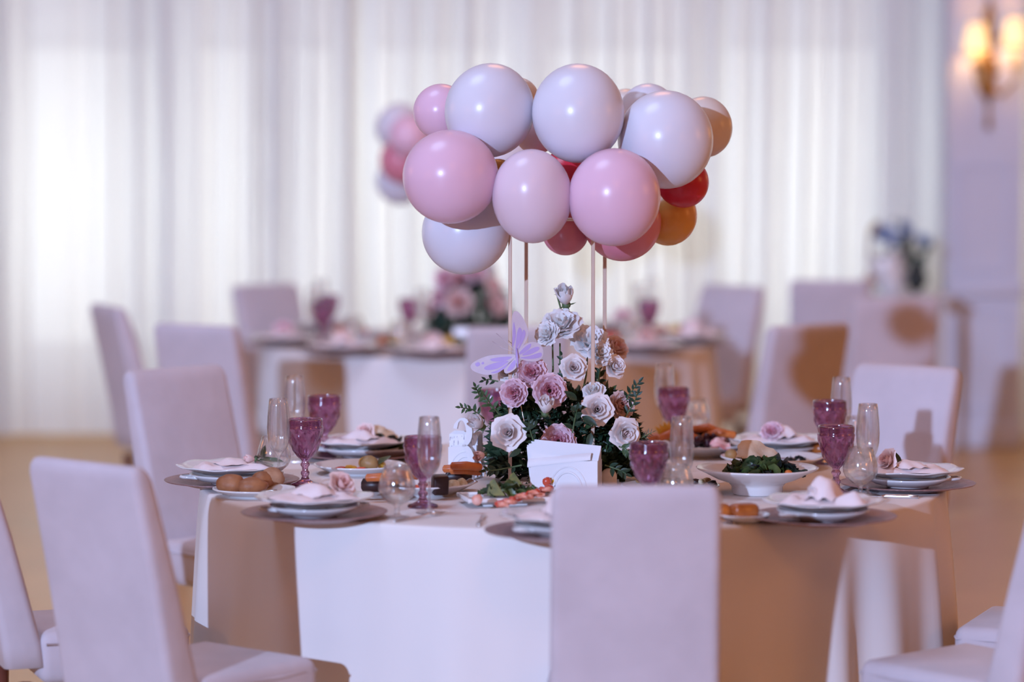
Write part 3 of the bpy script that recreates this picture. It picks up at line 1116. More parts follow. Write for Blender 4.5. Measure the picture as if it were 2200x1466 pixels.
for (px, py, r, dd, mt, lb) in [
    (860, 275, 53, 13.4, 'b_white', 'blurred white balloon at the top of the rear cluster'),
    (880, 292, 46, 13.2, 'b_pink', 'blurred pink balloon in the middle of the rear cluster'),
    (865, 345, 50, 13.3, 'b_rose', 'blurred rose balloon low in the rear cluster'),
    (858, 390, 50, 13.45, 'b_white', 'blurred white balloon at the bottom of the rear cluster'),
    (950, 330, 62, 13.4, 'b_pink', 'rear pink balloon hidden behind the near pink balloon'),
    (1080, 330, 70, 13.4, 'b_white', 'rear white balloon hidden behind the near cluster')]:
    balloon(px, py, r, r, dd, mt, RBC, lb, gr)


# ---- butterfly
def wing_outline(pts, n=6):
    # closed Catmull-Rom
    out = []
    m = len(pts)
    for i in range(m):
        p0, p1, p2, p3 = (Vector(pts[(i + k - 1) % m]) for k in range(4))
        for s in range(n):
            t = s / n
            out.append(0.5 * ((2 * p1) + (-p0 + p2) * t + (2 * p0 - 5 * p1 + 4 * p2 - p3) * t * t + (-p0 + 3 * p1 - 3 * p2 + p3) * t ** 3))
    return out


BFD = 8.20
bf0 = PD(1110, 765, BFD)
bfly = thing('paper_butterfly', 'lilac openwork paper butterfly perched on the left of the flowers', 'butterfly', bf0)
sc = BFD / FPX


def bw(x, y):
    return (x - 1110) * sc, (765 - y) * sc


WINGS = [  # outline px, cells px, tilt about vertical
    ([(1106, 762), (1098, 715), (1097, 675), (1106, 666), (1120, 680), (1132, 705), (1133, 722), (1122, 745)],
     [[(1107, 752), (1108, 720), (1113, 702), (1120, 712), (1115, 735)], [(1112, 752), (1122, 735), (1128, 716), (1122, 708), (1116, 735)], [(1100, 745), (1099, 710), (1101, 690), (1106, 720)]], 0.25),
    ([(1110, 764), (1125, 742), (1145, 734), (1162, 742), (1168, 760), (1160, 775), (1140, 778), (1120, 772)],
     [[(1114, 760), (1128, 745), (1140, 738), (1138, 748), (1122, 760)], [(1122, 763), (1140, 750), (1156, 745), (1158, 752), (1138, 762)], [(1118, 769), (1138, 765), (1162, 758), (1162, 768), (1140, 772)]], 0.15),
    ([(1108, 764), (1085, 762), (1050, 765), (1022, 776), (1008, 788), (1014, 800), (1040, 808), (1066, 804), (1090, 786)],
     [[(1100, 767), (1075, 768), (1052, 773), (1060, 778), (1085, 776)], [(1092, 777), (1066, 780), (1040, 790), (1042, 797), (1066, 794)], [(1090, 782), (1070, 796), (1052, 803), (1066, 803), (1084, 792)],
      [(1018, 784), (1026, 780), (1029, 786), (1022, 790)], [(1032, 782), (1036, 779), (1038, 783), (1034, 785)]], -0.2),
    ([(1110, 768), (1095, 778), (1082, 792), (1084, 804), (1098, 800), (1110, 788)],
     [[(1106, 774), (1096, 784), (1088, 798), (1098, 796), (1107, 785)]], -0.2)]
for (ol, cells, tilt) in WINGS:
    R = Matrix.Rotation(tilt, 4, 'Z') @ Matrix.Rotation(0.15, 4, 'X')
    pts = [tuple(v) for v in wing_outline([bw(*p) for p in ol])]
    wg = link('wing', prism(MB(), pts, 0.0016).mesh('wing', 'lace', False), bfly, mw=R)
    for c in cells:
        pts = [tuple(v) for v in wing_outline([bw(*p) for p in c], 4)]
        pm = prism(MB(), pts, 0.0026).mesh('wing_cell', 'lilac', False)
        link('wing_cell', pm, wg)
bdy = tube(MB(), [(*bw(1110, 748), 0), (*bw(1111, 765), 0), (*bw(1113, 790), 0)], [0.002, 0.004, 0.0015], 8)
bdy.v = [(x, z - 0.004, y) for (x, y, z) in bdy.v]
link('body', bdy.mesh('body', 'lilac'), bfly)
for q in ([(1108, 755), (1092, 738), (1066, 716)], [(1106, 757), (1080, 748), (1057, 733)]):
    an = tube(MB(), [(bw(*p)[0], -0.004, bw(*p)[1]) for p in q], 0.0008, 6)
    link('antenna', an.mesh('antenna', 'lace'), bfly)
wire = tube(MB(), [(0, 0.002, -0.02), (0.004, 0.02, -0.10), (0.02, 0.05, -0.18)], 0.001, 6)
link('wire', wire.mesh('wire', 'silver'), bfly)


# ------------------------------------------------------------------ glassware
def goblet_mesh():
    mb = MB()
    N, n = 9, 72
    H = 0.178

    def bowl_r(q):  # q 0 bottom .. 1 rim
        return 0.0465 * (1 - (1 - min(1, q * 1.18 + 0.02)) ** 2.3) ** 0.62 + 0.001
    zb = 0.070
    prof = [(0.0375, 0.0), (0.039, 0.003), (0.037, 0.006), (0.024, 0.010), (0.012, 0.017), (0.0085, 0.026), (0.0115, 0.032), (0.0115, 0.037), (0.0075, 0.042), (0.0085, 0.050), (0.012, 0.055), (0.012, 0.059), (0.0085, 0.064), (0.010, 0.069)]
    base = len(prof)
    for k in range(1, 31):
        q = k / 30
        prof.append((max(bowl_r(q), 0.0105), zb + (H - zb) * q))
    prof += [(0.0462, H + 0.0012), (0.0445, H + 0.0012), (0.0437, H)]
    for k in range(18):
        q = 1 - (k + 1) / 19
        prof.append((max(bowl_r(q) - 0.0036, 0.004), zb + 0.006 + (H - zb - 0.006) * q))
    prof.append((0.0005, zb + 0.0065))
    vs, fs = [], []
    for j, (r, z) in enumerate(prof):
        for i in range(n):
            a = 2 * PI * i / n
            rr = r
            if base <= j < base + 30:
                q = (z - zb) / (H - zb)
                if q < 0.80:
                    u = a * N / (2 * PI)
                    v = q / 0.80 * 1.75
                    s1 = abs(((u + v) % 1.0) - 0.5) * 2
                    s2 = abs(((u - v) % 1.0) - 0.5) * 2
                    rr = r - 0.0050 * max(s1, s2) * min(1, q * 6 + .1) * min(1, (0.80 - q) * 9) + 0.0022
            elif j < base and z > 0.008:
                rr = r * (1 + 0.06 * cos(8 * a))
            vs.append((rr * cos(a), rr * sin(a), z))
    for j in range(len(prof) - 1):
        for i in range(n):
            a, b = j * n + i, j * n + (i + 1) % n
            fs.append((a, b, b + n, a + n))
    fs.append(tuple(reversed(range(n))))
    fs.append(tuple(range((len(prof) - 1) * n, len(prof) * n)))
    me = mb.add(vs, fs).mesh('goblet', 'goblet')
    return me


def walled(outer, th, floor_z, n=40, name='glass'):
    """blown glass: stem+bowl outer profile, inner wall offset by th down to floor_z"""
    prof = list(outer)
    top = outer[-1]
    inner = []
    for (r, z) in reversed(outer):
        if z > floor_z + 0.002 and r > th * 2:
            inner.append((r - th, z))
        elif z <= floor_z:
            break
    prof.append((top[0] - th * 0.5, top[1] + th * 0.4))
    prof += inner
    prof.append((0.0005, floor_z))
    return lathe(MB(), prof, n).mesh(name, 'clear')


GOB = goblet_mesh()
fl = [(0.033, 0), (0.034, 0.0015), (0.030, 0.003), (0.012, 0.006), (0.0045, 0.014), (0.0036, 0.03), (0.0036, 0.08), (0.005, 0.088), (0.012, 0.096), (0.020, 0.106), (0.026, 0.120), (0.0295, 0.14), (0.0305, 0.165), (0.029, 0.195), (0.0265, 0.222), (0.0245, 0.24)]
FLU = walled(fl, 0.0009, 0.0975, name='flute')
sn = [(0.030, 0), (0.031, 0.0015), (0.027, 0.003), (0.010, 0.006), (0.0055, 0.012), (0.0065, 0.02), (0.0055, 0.026), (0.010, 0.031), (0.024, 0.038), (0.038, 0.050), (0.0445, 0.064), (0.0455, 0.076), (0.042, 0.095), (0.035, 0.116), (0.0315, 0.128)]
SNI = walled(sn, 0.0009, 0.0335, name='snifter')


def glass(kind, px, top_py, label, group):
    H, me, nm, cat = {'g': (0.178, GOB, 'purple_goblet', 'goblet'), 'f': (0.24, FLU, 'champagne_flute', 'glass'), 's': (0.128, SNI, 'brandy_glass', 'glass')}[kind]
    p = P(px, top_py, TZ + H)
    o = link(nm, me, loc=(p.x, p.y, TZ), rot=(0, 0, px * 0.37))
    return tag(o, label, cat, group)


GG, GF, GS = 'purple cut glass goblets', 'clear champagne flutes', 'clear brandy glasses'
for (kd, px, py, lb) in [
    ('g', 655, 901, 'purple cut goblet at left, nearest the bread rolls'),
    ('g', 697, 851, 'purple cut goblet behind left, next to the tall rear flute'),
    ('g', 908, 939, 'purple cut goblet beside the flute at the front, left of the flowers'),
    ('g', 1394, 952, 'purple cut goblet just above the chair back, right of the napkin holder'),
    ('g', 1447, 834, 'blurred purple goblet standing far back, right of the flowers'),
    ('g', 1783, 862, 'rear one of the two purple goblets at right'),
    ('g', 1797, 916, 'front one of the two purple goblets at right'),
    ('g', 1062, 838, 'purple goblet glimpsed through the flowers under the butterfly'),
    ('f', 598, 857, 'clear flute at left beside the goblet near the bread rolls'),
    ('f', 633, 807, 'blurred clear flute standing behind at far left'),
    ('f', 922, 896, 'clear flute at the front, left of the table number'),
    ('f', 1428, 781, 'blurred tall flute behind the far purple goblet'),
    ('f', 1465, 896, 'clear flute right of the flowers, in front of the fruit platter'),
    ('f', 1808, 811, 'blurred flute behind the pair of right goblets'),
    ('f', 1865, 868, 'clear flute right of the pair of purple goblets'),
    ('s', 588, 938, 'round brandy glass at left behind the bread rolls'),
    ('s', 853, 1001, 'round brandy glass at the front edge, left of the front flute'),
    ('s', 1849, 962, 'round brandy glass at right in front of the flute and rose plate'),
    ('s', 1452, 998, 'brandy glass half hidden by the centre chair back'),
    ('s', 1495, 857, 'blurred brandy glass far back beside the rear goblet'),
    ('s', 1838, 895, 'brandy glass mostly hidden behind the right pair of goblets')]:
    glass(kd, px, py, lb, {'g': GG, 'f': GF, 's': GS}[kd])

# ------------------------------------------------------------------ place settings
chg = lathe(MB(), [(0.10, 0.0), (0.11, 0.0), (0.125, 0.004), (0.150, 0.011), (0.178, 0.015), (0.180, 0.017), (0.177, 0.018), (0.150, 0.0145), (0.120, 0.007), (0.10, 0.004), (0.001, 0.004)], 64, cap1=True).mesh('charger', 'charger')
bowl = lathe(MB(), [(0.055, 0.0), (0.058, 0.003), (0.060, 0.006), (0.088, 0.010), (0.110, 0.022), (0.113, 0.028), (0.110, 0.028), (0.105, 0.023), (0.082, 0.014), (0.05, 0.010), (0.001, 0.010)], 48).mesh('bowl', 'porcelain')


def wav(r, z, a):
    k = max(0, (r - 0.09) / 0.06)
    return r * (1 + 0.022 * k * cos(8 * a)), z + 0.002 * k * cos(8 * a)


topp = lathe(MB(), [(0.08, 0.0), (0.083, 0.003), (0.10, 0.006), (0.128, 0.016), (0.144, 0.020), (0.146, 0.022), (0.143, 0.0235), (0.126, 0.020), (0.098, 0.010), (0.08, 0.008), (0.001, 0.008)], 64, wav).mesh('top_plate', 'porcelain')
hnd = MB()
tube(hnd, [(0.100, -0.018, 0.020), (0.118, -0.019, 0.022), (0.134, -0.012, 0.023), (0.139, 0, 0.023), (0.134, 0.012, 0.023), (0.118, 0.019, 0.022), (0.100, 0.018, 0.020)], 0.0045, 8)
hnd = hnd.mesh('bowl_handle', 'porcelain')


def napkin_mesh(seed, bulge, w=0.21, d=0.12):
    def fn(u, v):
        x, y = (u - .5) * w, (v - .5) * d
        e = (min(u, 1 - u) * 8)
        e = min(1, e)
        e2 = min(1, min(v, 1 - v) * 6)
        nz = noise.noise(Vector((u * 4, v * 3, seed * 5.0)))
        z = 0.002 + e * e2 * (0.010 + bulge * max(0, nz) * (0.3 + u)) + 0.003 * sin(u * 24 + seed) * e2 * (1 - u)
        return (x + 0.006 * nz, y + 0.006 * noise.noise(Vector((u * 3, v * 4, seed + 9.0))), z)
    mb = grid(MB(), fn, 28, 14)
    # underside
    grid(mb, lambda u, v: ((u - .5) * w, (v - .5) * d, 0.0), 28, 14)
    return mb.mesh('napkin', 'napkin')


def band_mesh(seed, tall):
    """loose end of the napkin folded over as a pointed flap"""
    def fn(u, v):
        wv = 0.035 + 0.035 * v
        x = (u - .5) * wv * 2 * (1 - 0.4 * v)
        y = (v - .5) * 0.11
        z = 0.013 + tall * sin(PI * min(1, v * 0.9 + .05)) * (1 - (2 * u - 1) ** 2) * 0.8 + tall * 0.25 * noise.noise(Vector((u * 3, v * 3, seed * 2.0)))
        return (x, y, max(0.004, z))
    return grid(MB(), fn, 12, 14).mesh('napkin_flap', 'napkin')


NAP = [(napkin_mesh(k, b), band_mesh(k, t)) for k, (b, t) in enumerate([(0.010, 0.022), (0.018, 0.035), (0.035, 0.06), (0.02, 0.05), (0.008, 0.018), (0.03, 0.07), (0.02, 0.03)])]


def fork_mesh():
    mb = MB()
    tube(mb, [(0, 0, 0.002), (0, 0.06, 0.0025), (0, 0.10, 0.006), (0, 0.125, 0.010), (0, 0.14, 0.007)], [0.0045, 0.004, 0.0022, 0.0025, 0.006], 8)
    for k in range(4):
        x = -0.0075 + k * 0.005
        tube(mb, [(x * 0.8, 0.138, 0.007), (x, 0.152, 0.004), (x, 0.190, 0.010)], [0.0018, 0.0015, 0.0008], 6)
    mb.v = [(x * 1.3, y, z * 0.9) for x, y, z in mb.v]
    return mb.mesh('fork', 'silver')


FORK = fork_mesh()
KH = tube(MB(), [(0, 0, 0.0035), (0, 0.03, 0.004), (0, 0.085, 0.0035), (0, 0.095, 0.003)], [0.0055, 0.006, 0.0048, 0.003], 8).mesh('knife_handle', 'silver')
kb = MB()
prism(kb, [(-0.004, 0.0), (0.004, 0.0), (0.009, 0.05), (0.008, 0.09), (-0.001, 0.118), (-0.004, 0.09)], 0.0012)
kb.v = [(x, z + 0.092, y + 0.003) for x, y, z in kb.v]
KB = kb.mesh('knife_blade', 'silver', False)


def setting(c, tc, k, where, rose=None, grp='', cut=True, rot=None, detail=True, ang=None):
    """c: charger centre on the cloth; 'where' names the setting in labels"""
    out = Vector((c.x - tc[0], c.y - tc[1])).normalized()
    rz = math.atan2(-out.x, out.y)
    o = link('charger_plate', chg, loc=(c.x, c.y, TZ), rot=(0, 0, rz))
    tag(o, 'mauve charger plate ' + where, 'charger plate', 'mauve chargers ' + grp)
    if detail:
        b = thing('handled_soup_bowl', 'white two handled soup bowl ' + where, 'bowl', (c.x, c.y, TZ + 0.0055), 0.35 * (k % 3), 'soup bowls ' + grp)
        link('bowl', bowl, b)
        for q in (0, PI):
            link('handle', hnd, b, rot=(0, 0, q))
    o = link('dinner_plate', topp, loc=(c.x, c.y, TZ + (0.0335 if detail else 0.02)), rot=(0, 0, rz + 0.2 * k))
    tag(o, 'white wavy rimmed plate ' + where, 'plate', 'wavy rimmed plates ' + grp)
    zt = TZ + (0.0335 if detail else 0.02) + 0.0085
    ra = rz + 0.4 if rot is None else rot
    nm = NAP[k % len(NAP)]
    n = thing('folded_napkin', 'pale pink folded napkin ' + where, 'napkin', (c.x, c.y, zt + 0.004), ra, 'pink napkins ' + grp)
    link('fold', nm[0], n)
    link('flap', nm[1], n, rot=(0, 0, 0.5 - 0.3 * (k % 3)))
    if rose:
        dx, dy, kind, mat, rad, axis = rose
        fl_ = thing('table_rose', '%s on the napkin %s' % ('rose bloom' if kind != 'bud' else 'closed rose', where), 'flower', (c.x + dx, c.y + dy, zt + 0.018 + rad * 0.45), 0, 'roses on napkins ' + grp)
        flower(kind, mat, 'bloom', fl_, (0, 0, 0), axis, rad, k * 1.0, full=not detail)
        ax = Vector(axis).normalized()
        tip = -ax * (rad * 2.6) + Vector((0, 0, -0.012))
        link('stem', tube(MB(), [tuple(-ax * rad * .4), tuple(tip)], 0.0022, 7).mesh('rose_stem', 'stem'), fl_)
        for q in range(4 if detail else 2):
            s = 0.042 + 0.006 * (q % 2)
            d = Vector((-ax.x + (0.9 if q % 2 else -0.9), -ax.y * 0.5 - 0.3 * (q - 1), 0.15 + 0.25 * (q == 2)))
            link('leaf', LEAF2 if q % 2 else LEAF, fl_, mw=Matrix.Translation(-ax * rad * (0.5 + 0.4 * q)) @ orient(d, (0, -0.6, 1)) @ Matrix.Diagonal((s, s, s, 1)))
    if cut:
        tan = Vector((-out.y, out.x))
        for side, nm2 in ((1, 'fork'), (-1, 'knife')):
            p = Vector((c.x, c.y)) + tan * side * 0.203 + out * min(0.075, 0.95 - (Vector((c.x, c.y)) - Vector(tc)).length)
            r2 = math.atan2(out.x, -out.y)      # +Y local points to the table's middle
            if nm2 == 'fork':
                o = link('dinner_fork', FORK, loc=(p.x, p.y, TZ), rot=(0, 0, r2))
                tag(o, 'steel fork ' + where, 'fork', 'forks ' + grp)
            else:
                o = thing('dinner_knife', 'steel knife ' + where, 'knife', (p.x, p.y, TZ), r2, 'knives ' + grp)
                link('handle', KH, o)
                link('blade', KB, o)


near = 'on the near table'
setting(P(498, 1003, TZ + 0.05), TC, 4, 'at the far left of the near table', (0.055, 0.0, 'bud', 'p_blush', 0.022, (-0.9, -0.3, 0.1)), near, rot=0.1)
setting(P(675, 1070, TZ + 0.05), TC, 1, 'at front left beside the bread rolls', (0.065, 0.03, 'rose', 'p_blush', 0.040, (0.5, -0.6, 0.55)), near, rot=0.5)
setting(P(1205, 1108, TZ + 0.05), TC, 2, 'at the front, half hidden by the centre chair', (0.0, 0.03, 'rose', 'p_blush', 0.034, (0.2, -0.6, 0.6)), near, rot=0.2)
setting(P(1768, 1078, TZ + 0.05), TC, 5, 'at front right of the near table', (-0.02, -0.02, 'bud', 'p_cream', 0.024, (-0.5, -0.6, 0.4)), near, rot=-0.2)
setting(P(1950, 1010, TZ + 0.05), TC, 0, 'at the far right edge of the near table', (-0.055, -0.02, 'rose', 'p_blush', 0.036, (-0.75, -0.5, 0.35)), near, rot=0.0)
setting(P(1672, 945, TZ + 0.05), TC, 3, 'at rear right behind the salad dish', (-0.02, -0.03, 'peony', 'p_pink', 0.034, (-0.2, -0.8, 0.5)), near, rot=0.0)
setting(P(776, 948, TZ + 0.05), TC, 6, 'at rear left behind the salad bowl', (0.01, 0.0, 'rose', 'p_blush', 0.032, (-0.2, -0.7, 0.5)), near, rot=0.2)


# ------------------------------------------------------------------ serving dishes and food
ORD = ['frontmost', 'second', 'third', 'fourth', 'fifth', 'sixth', 'seventh', 'eighth', 'ninth', 'tenth', 'eleventh', 'twelfth', 'thirteenth', 'fourteenth']
ORL = ['leftmost'] + ORD[1:]


def dish(px, py, prof, label, cat='plate', name='serving_plate', mod=None, z=0.03, rot=0, n=56, sy=1.0):
    p = P(px, py, TZ + z)
    me = lathe(MB(), prof, n, mod).mesh(name, 'porcelain')
    o = link(name, me, loc=(p.x, p.y, TZ), rot=(0, 0, rot), scale=(1, sy, 1))
    tag(o, label, cat)
    return Vector((p.x, p.y, TZ))


def item(name, mb, mat, loc, label, cat, group=None, rot=(0, 0, 0), smooth=True, kind=None, mesh=None):
    o = link(name, mesh or mb.mesh(name, mat, smooth), loc=loc, rot=rot)
    return tag(o, label, cat, group, kind)


def pl(r, h, foot=0.6, t=0.003):
    return [(r * foot, 0), (r * foot, 0.004), (r * 0.75, h * 0.35), (r * 0.97, h * 0.92), (r, h), (r * 0.995, h + t), (r * 0.95, h + t * 0.6), (r * 0.73, h * 0.35 + t), (r * foot * 0.9, 0.004 + t), (0.001, 0.004 + t)]


def leaves_mb(n, rx, ry, h, ll, seed):
    rnd = random.Random(seed)
    mb = MB()
    for k in range(n):
        a = rnd.uniform(0, 2 * PI)
        q = math.sqrt(rnd.random())
        x, y = rx * q * cos(a), ry * q * sin(a)
        z = h * (1 - q * q) * rnd.uniform(0.3, 1) + 0.004
        s = ll * rnd.uniform(0.6, 1.2)
        ph = rnd.uniform(0, 6)

        def fn(u, v):
            uu = 2 * u - 1
            wv = s * 0.4 * sin(PI * (0.08 + 0.85 * v)) ** 0.7
            return (uu * wv + 0.1 * s * sin(6 * v + ph), v * s - s / 2, 0.16 * s * sin(uu * 5 + ph) * v + 0.2 * s * uu * uu + .1 * s * sin(v * 7 + ph))
        grid(mb, fn, 5, 5, mat=T(x, y, z, rnd.uniform(-.7, .9), rnd.uniform(-.6, .6), rnd.uniform(0, 6.28)))
    return mb


def sheet_mb(w, d, seed, amp=0.012, nu=12, nv=8):
    def fn(u, v):
        j = 0.12 * noise.noise(Vector((u * 5, v * 5, seed)))
        return ((u - .5) * w * (1 - 0.25 * abs(v - .5)) + j * w * 0.5, (v - .5) * d * (1 - .3 * (2 * u - 1) ** 2) + j * d * .4, amp * noise.noise(Vector((u * 3, v * 3, seed + 4))) + amp * .6 * sin(u * 5))
    mb = grid(MB(), fn, nu, nv)
    grid(mb, lambda u, v: Vector(fn(u, v)) - Vector((0, 0, 0.0035)), nu, nv)
    return mb


# bread rolls at left
c = dish(546, 1052, pl(0.108, 0.020), 'small white bread plate with brown rolls at left', name='bread_plate', z=0.018, sy=0.9)
for k, (px, py, r, m, lb) in enumerate([(497, 1040, (0.040, 0.032, 0.027), 'bread', 'brown bread roll, leftmost on the bread plate'),
                                        (541, 1041, (0.043, 0.030, 0.023), 'bread', 'golden bread roll in the middle of the bread plate'),
                                        (583, 1028, (0.034, 0.030, 0.028), 'bread_l', 'floury pale bread roll at the right of the bread plate'),
                                        (562, 1033, (0.034, 0.028, 0.024), 'bread', 'small bread roll wedged behind on the bread plate')]):
    p = P(px, py, TZ + 0.035)
    item('bread_roll', blob(MB(), *r, 20, 0.12, 1.6, k, flat=0.8), m, (p.x, p.y + (0.0 if k != 3 else .03), TZ + 0.012 + r[2] * 0.8), lb, 'bread roll', 'rolls on the left bread plate', rot=(0, 0, 0.3 * k - .2))

# salad bowl at rear left
c = dish(815, 960, pl(0.128, 0.030), 'white salad plate at rear left with greens and parmesan', z=0.03, mod=lambda r, z, a: (r * (1 + .01 * cos(8 * a)), z))
item('salad_greens', leaves_mb(46, 0.066, 0.05, 0.045, 0.05, 3), 'salad', c + Vector((0.012, -0.01, 0.010)), 'mixed green salad on the rear left salad plate', 'salad', kind='stuff')
item('radicchio', leaves_mb(10, 0.05, 0.04, 0.05, 0.04, 9), 'salad_d', c + Vector((0.03, -0.03, 0.012)), 'dark radicchio leaves in the rear left salad', 'salad', kind='stuff')
item('parmesan_shaving', sheet_mb(0.085, 0.06, 2), 'parm', c + Vector((0.015, 0.0, 0.072)), 'pale parmesan shaving on top of the rear left salad', 'cheese', rot=(0.35, 0.15, 0.3))
for k, (dx, dy) in enumerate([(-0.055, -0.05), (0.07, -0.045), (-0.03, -0.065)]):
    item('crouton', rbox(MB(), -.012, .012, -.010, .010, 0, .016, .004, 2), 'potato', c + Vector((dx, dy, 0.016)), ['browned crouton at the left front of the rear left salad', 'browned crouton at the right of the rear left salad', 'browned crouton nearest the front in the rear left salad'][k], 'crouton', 'croutons in rear left salad', rot=(0, 0, k))

# vegetable plate
c = dish(772, 1000, pl(0.125, 0.024), 'white plate of roast vegetables behind the front left rose', z=0.022)
for k, (dx, dy, r, m, nm, lb) in enumerate([
    (0.03, -0.02, (0.026, 0.020, 0.020), 'potato', 'roast_potato', 'whole roast potato on the vegetable plate'),
    (-0.02, -0.03, (0.022, 0.012, 0.008), 'yellow', 'yellow_pepper', 'front yellow pepper slice on the vegetable plate'),
    (0.06, 0.01, (0.020, 0.012, 0.012), 'yellow', 'yellow_pepper', 'rear yellow pepper slice beside the green leaf'),
    (0.01, 0.02, (0.018, 0.012, 0.016), 'yellow', 'yellow_pepper', 'yellow pepper slice behind the roast potato'),
    (-0.055, -0.035, (0.022, 0.010, 0.006), 'tomato', 'red_pepper', 'red pepper strip at the left of the vegetable plate'),
    (0.0, -0.055, (0.022, 0.010, 0.006), 'tomato', 'red_pepper', 'red pepper strip at the front of the vegetable plate')]):
    item(nm, blob(MB(), *r, 16, 0.25, 2.2, k + 4), m, c + Vector((dx, dy, 0.010 + r[2])), lb, 'vegetable', rot=(0, 0.2, k * 0.7))
item('courgette_leaf', None, None, c + Vector((0.055, -0.025, 0.028)), 'dark green leaf on the vegetable plate', 'leaf', rot=(0.5, 0, -0.6), mesh=leaf_mesh('salad', 0.055, 0.03, .1, .01))

# big oval platter with fried sticks
c = dish(900, 1036, pl(0.152, 0.030), 'large white platter with fried sticks and dark rolls, front left', name='serving_platter', z=0.03, mod=lambda r, z, a: (r * (1 + .012 * cos(10 * a)), z))
stick = tube(MB(), [(-0.042, 0, 0), (-0.038, 0, 0), (0, 0, 0.003), (0.038, 0, 0), (0.042, 0, 0)], [0.004, 0.010, 0.011, 0.010, 0.004], 12).mesh('stick', 'orange')
for k, (px, py, z, rz, lb) in enumerate([(1002, 1003, 0.072, 0.05, 'fried orange stick on top at the right of the platter'), (1000, 1013, 0.055, 0.0, 'fried orange stick below the top one on the platter'),
                                         (985, 1009, 0.058, 0.1, 'fried orange stick at the back of the right stack'), (820, 1028, 0.060, 0.15, 'fried orange stick at the left end of the platter'),
                                         (866, 1022, 0.062, 0.1, 'fried orange stick in the middle of the platter')]):
    p = P(px, py, TZ + z)
    item('fried_stick', None, None, (p.x, p.y, TZ + z), lb, 'snack', 'fried sticks on the platter', rot=(0, 0.05, rz), mesh=stick)
drk = tube(MB(), [(-0.035, 0, 0), (-0.030, 0, 0), (0.03, 0, 0), (0.035, 0, 0)], [0.008, 0.018, 0.018, 0.008], 14).mesh('dark_roll', 'darkfood')
for k, (px, py, z, lb) in enumerate([(805, 1043, 0.036, 'dark stuffed roll at the left of the platter'), (845, 1040, 0.036, 'dark stuffed roll in the middle of the platter'), (985, 1024, 0.036, 'dark stuffed roll under the right fried sticks')]):
    p = P(px, py, TZ + z)
    item('dark_roll', None, None, (p.x, p.y, TZ + z), lb, 'snack', 'dark rolls on the platter', rot=(0, 0, 0.15 * k), mesh=drk)
p = P(945, 1040, TZ + 0.04)
item('dark_cake', rbox(MB(), -.020, .020, -.018, .018, -.024, .026, .005, 3), 'darkfood', (p.x, p.y, TZ + 0.037), 'dark upright cake slice at the right of the platter', 'snack', rot=(0.1, 0, 0.3))
for k, (px, py, lb) in enumerate([(975, 1043, 'white cheese roll at the right front of the platter'), (992, 1040, 'nut crusted cheese roll at the platter edge')]):
    p = P(px, py, TZ + 0.03)
    item('cheese_roll', blob(MB(), .018, .014, .015, 14, .15, 2, k), 'cheese', (p.x, p.y, TZ + 0.030), lb, 'cheese', rot=(0, .3, k))
for k, (px, py) in enumerate([(870, 1052), (895, 1050), (920, 1050), (835, 1052)]):
    p = P(px, py, TZ + 0.02)
    item('tomato_piece', blob(MB(), .016, .012, .009, 12, .2, 2, k), 'tomato' if k % 2 else 'shrimp', (p.x, p.y, TZ + 0.020), 'small %s piece lying on the front left platter, %s' % ('tomato' if k % 2 else 'shrimp', ['behind the brandy glass', 'beside the goblet stem', 'by the cheese rolls', 'at its left'][k]), 'garnish')

# rectangular plate with crisps and tomato
p = P(1105, 1070, TZ + 0.015)
rp = MB()
rbox(rp, -0.135, 0.135, -0.075, 0.075, 0.012, 0.018, 0.003, 2)
for (a, b, cc, d) in ((-0.135, 0.135, -0.075, -0.066), (-0.135, 0.135, 0.066, 0.075), (-0.135, -0.126, -0.066, 0.066), (0.126, 0.135, -0.066, 0.066)):
    rbox(rp, a, b, cc, d, 0.013, 0.024, 0.002, 2)
rbox(rp, -0.09, 0.09, -0.045, 0.045, 0, 0.013, 0.002, 1)
o = link('rectangular_plate', rp.mesh('rect_plate', 'porcelain'), loc=(p.x, p.y, TZ), rot=(0, 0, 0.22))
tag(o, 'rectangular white plate with crisps and tomatoes in front of the napkin holder', 'plate')
RPc = Vector((p.x, p.y, TZ))


def crisp_mb(s):
    pts = [(-0.5, 0), (0.55, 0), (0.15, 0.55), (-0.1, 0.95), (-0.32, 0.8)]
    m = MB()
    prism(m, [(x * s, z * s) for x, z in pts], 0.010)
    prism(m, [(x * s * .9 + .004, z * s * .9) for x, z in pts], 0.006, T(0, 0.009, 0, 0.25))
    return m


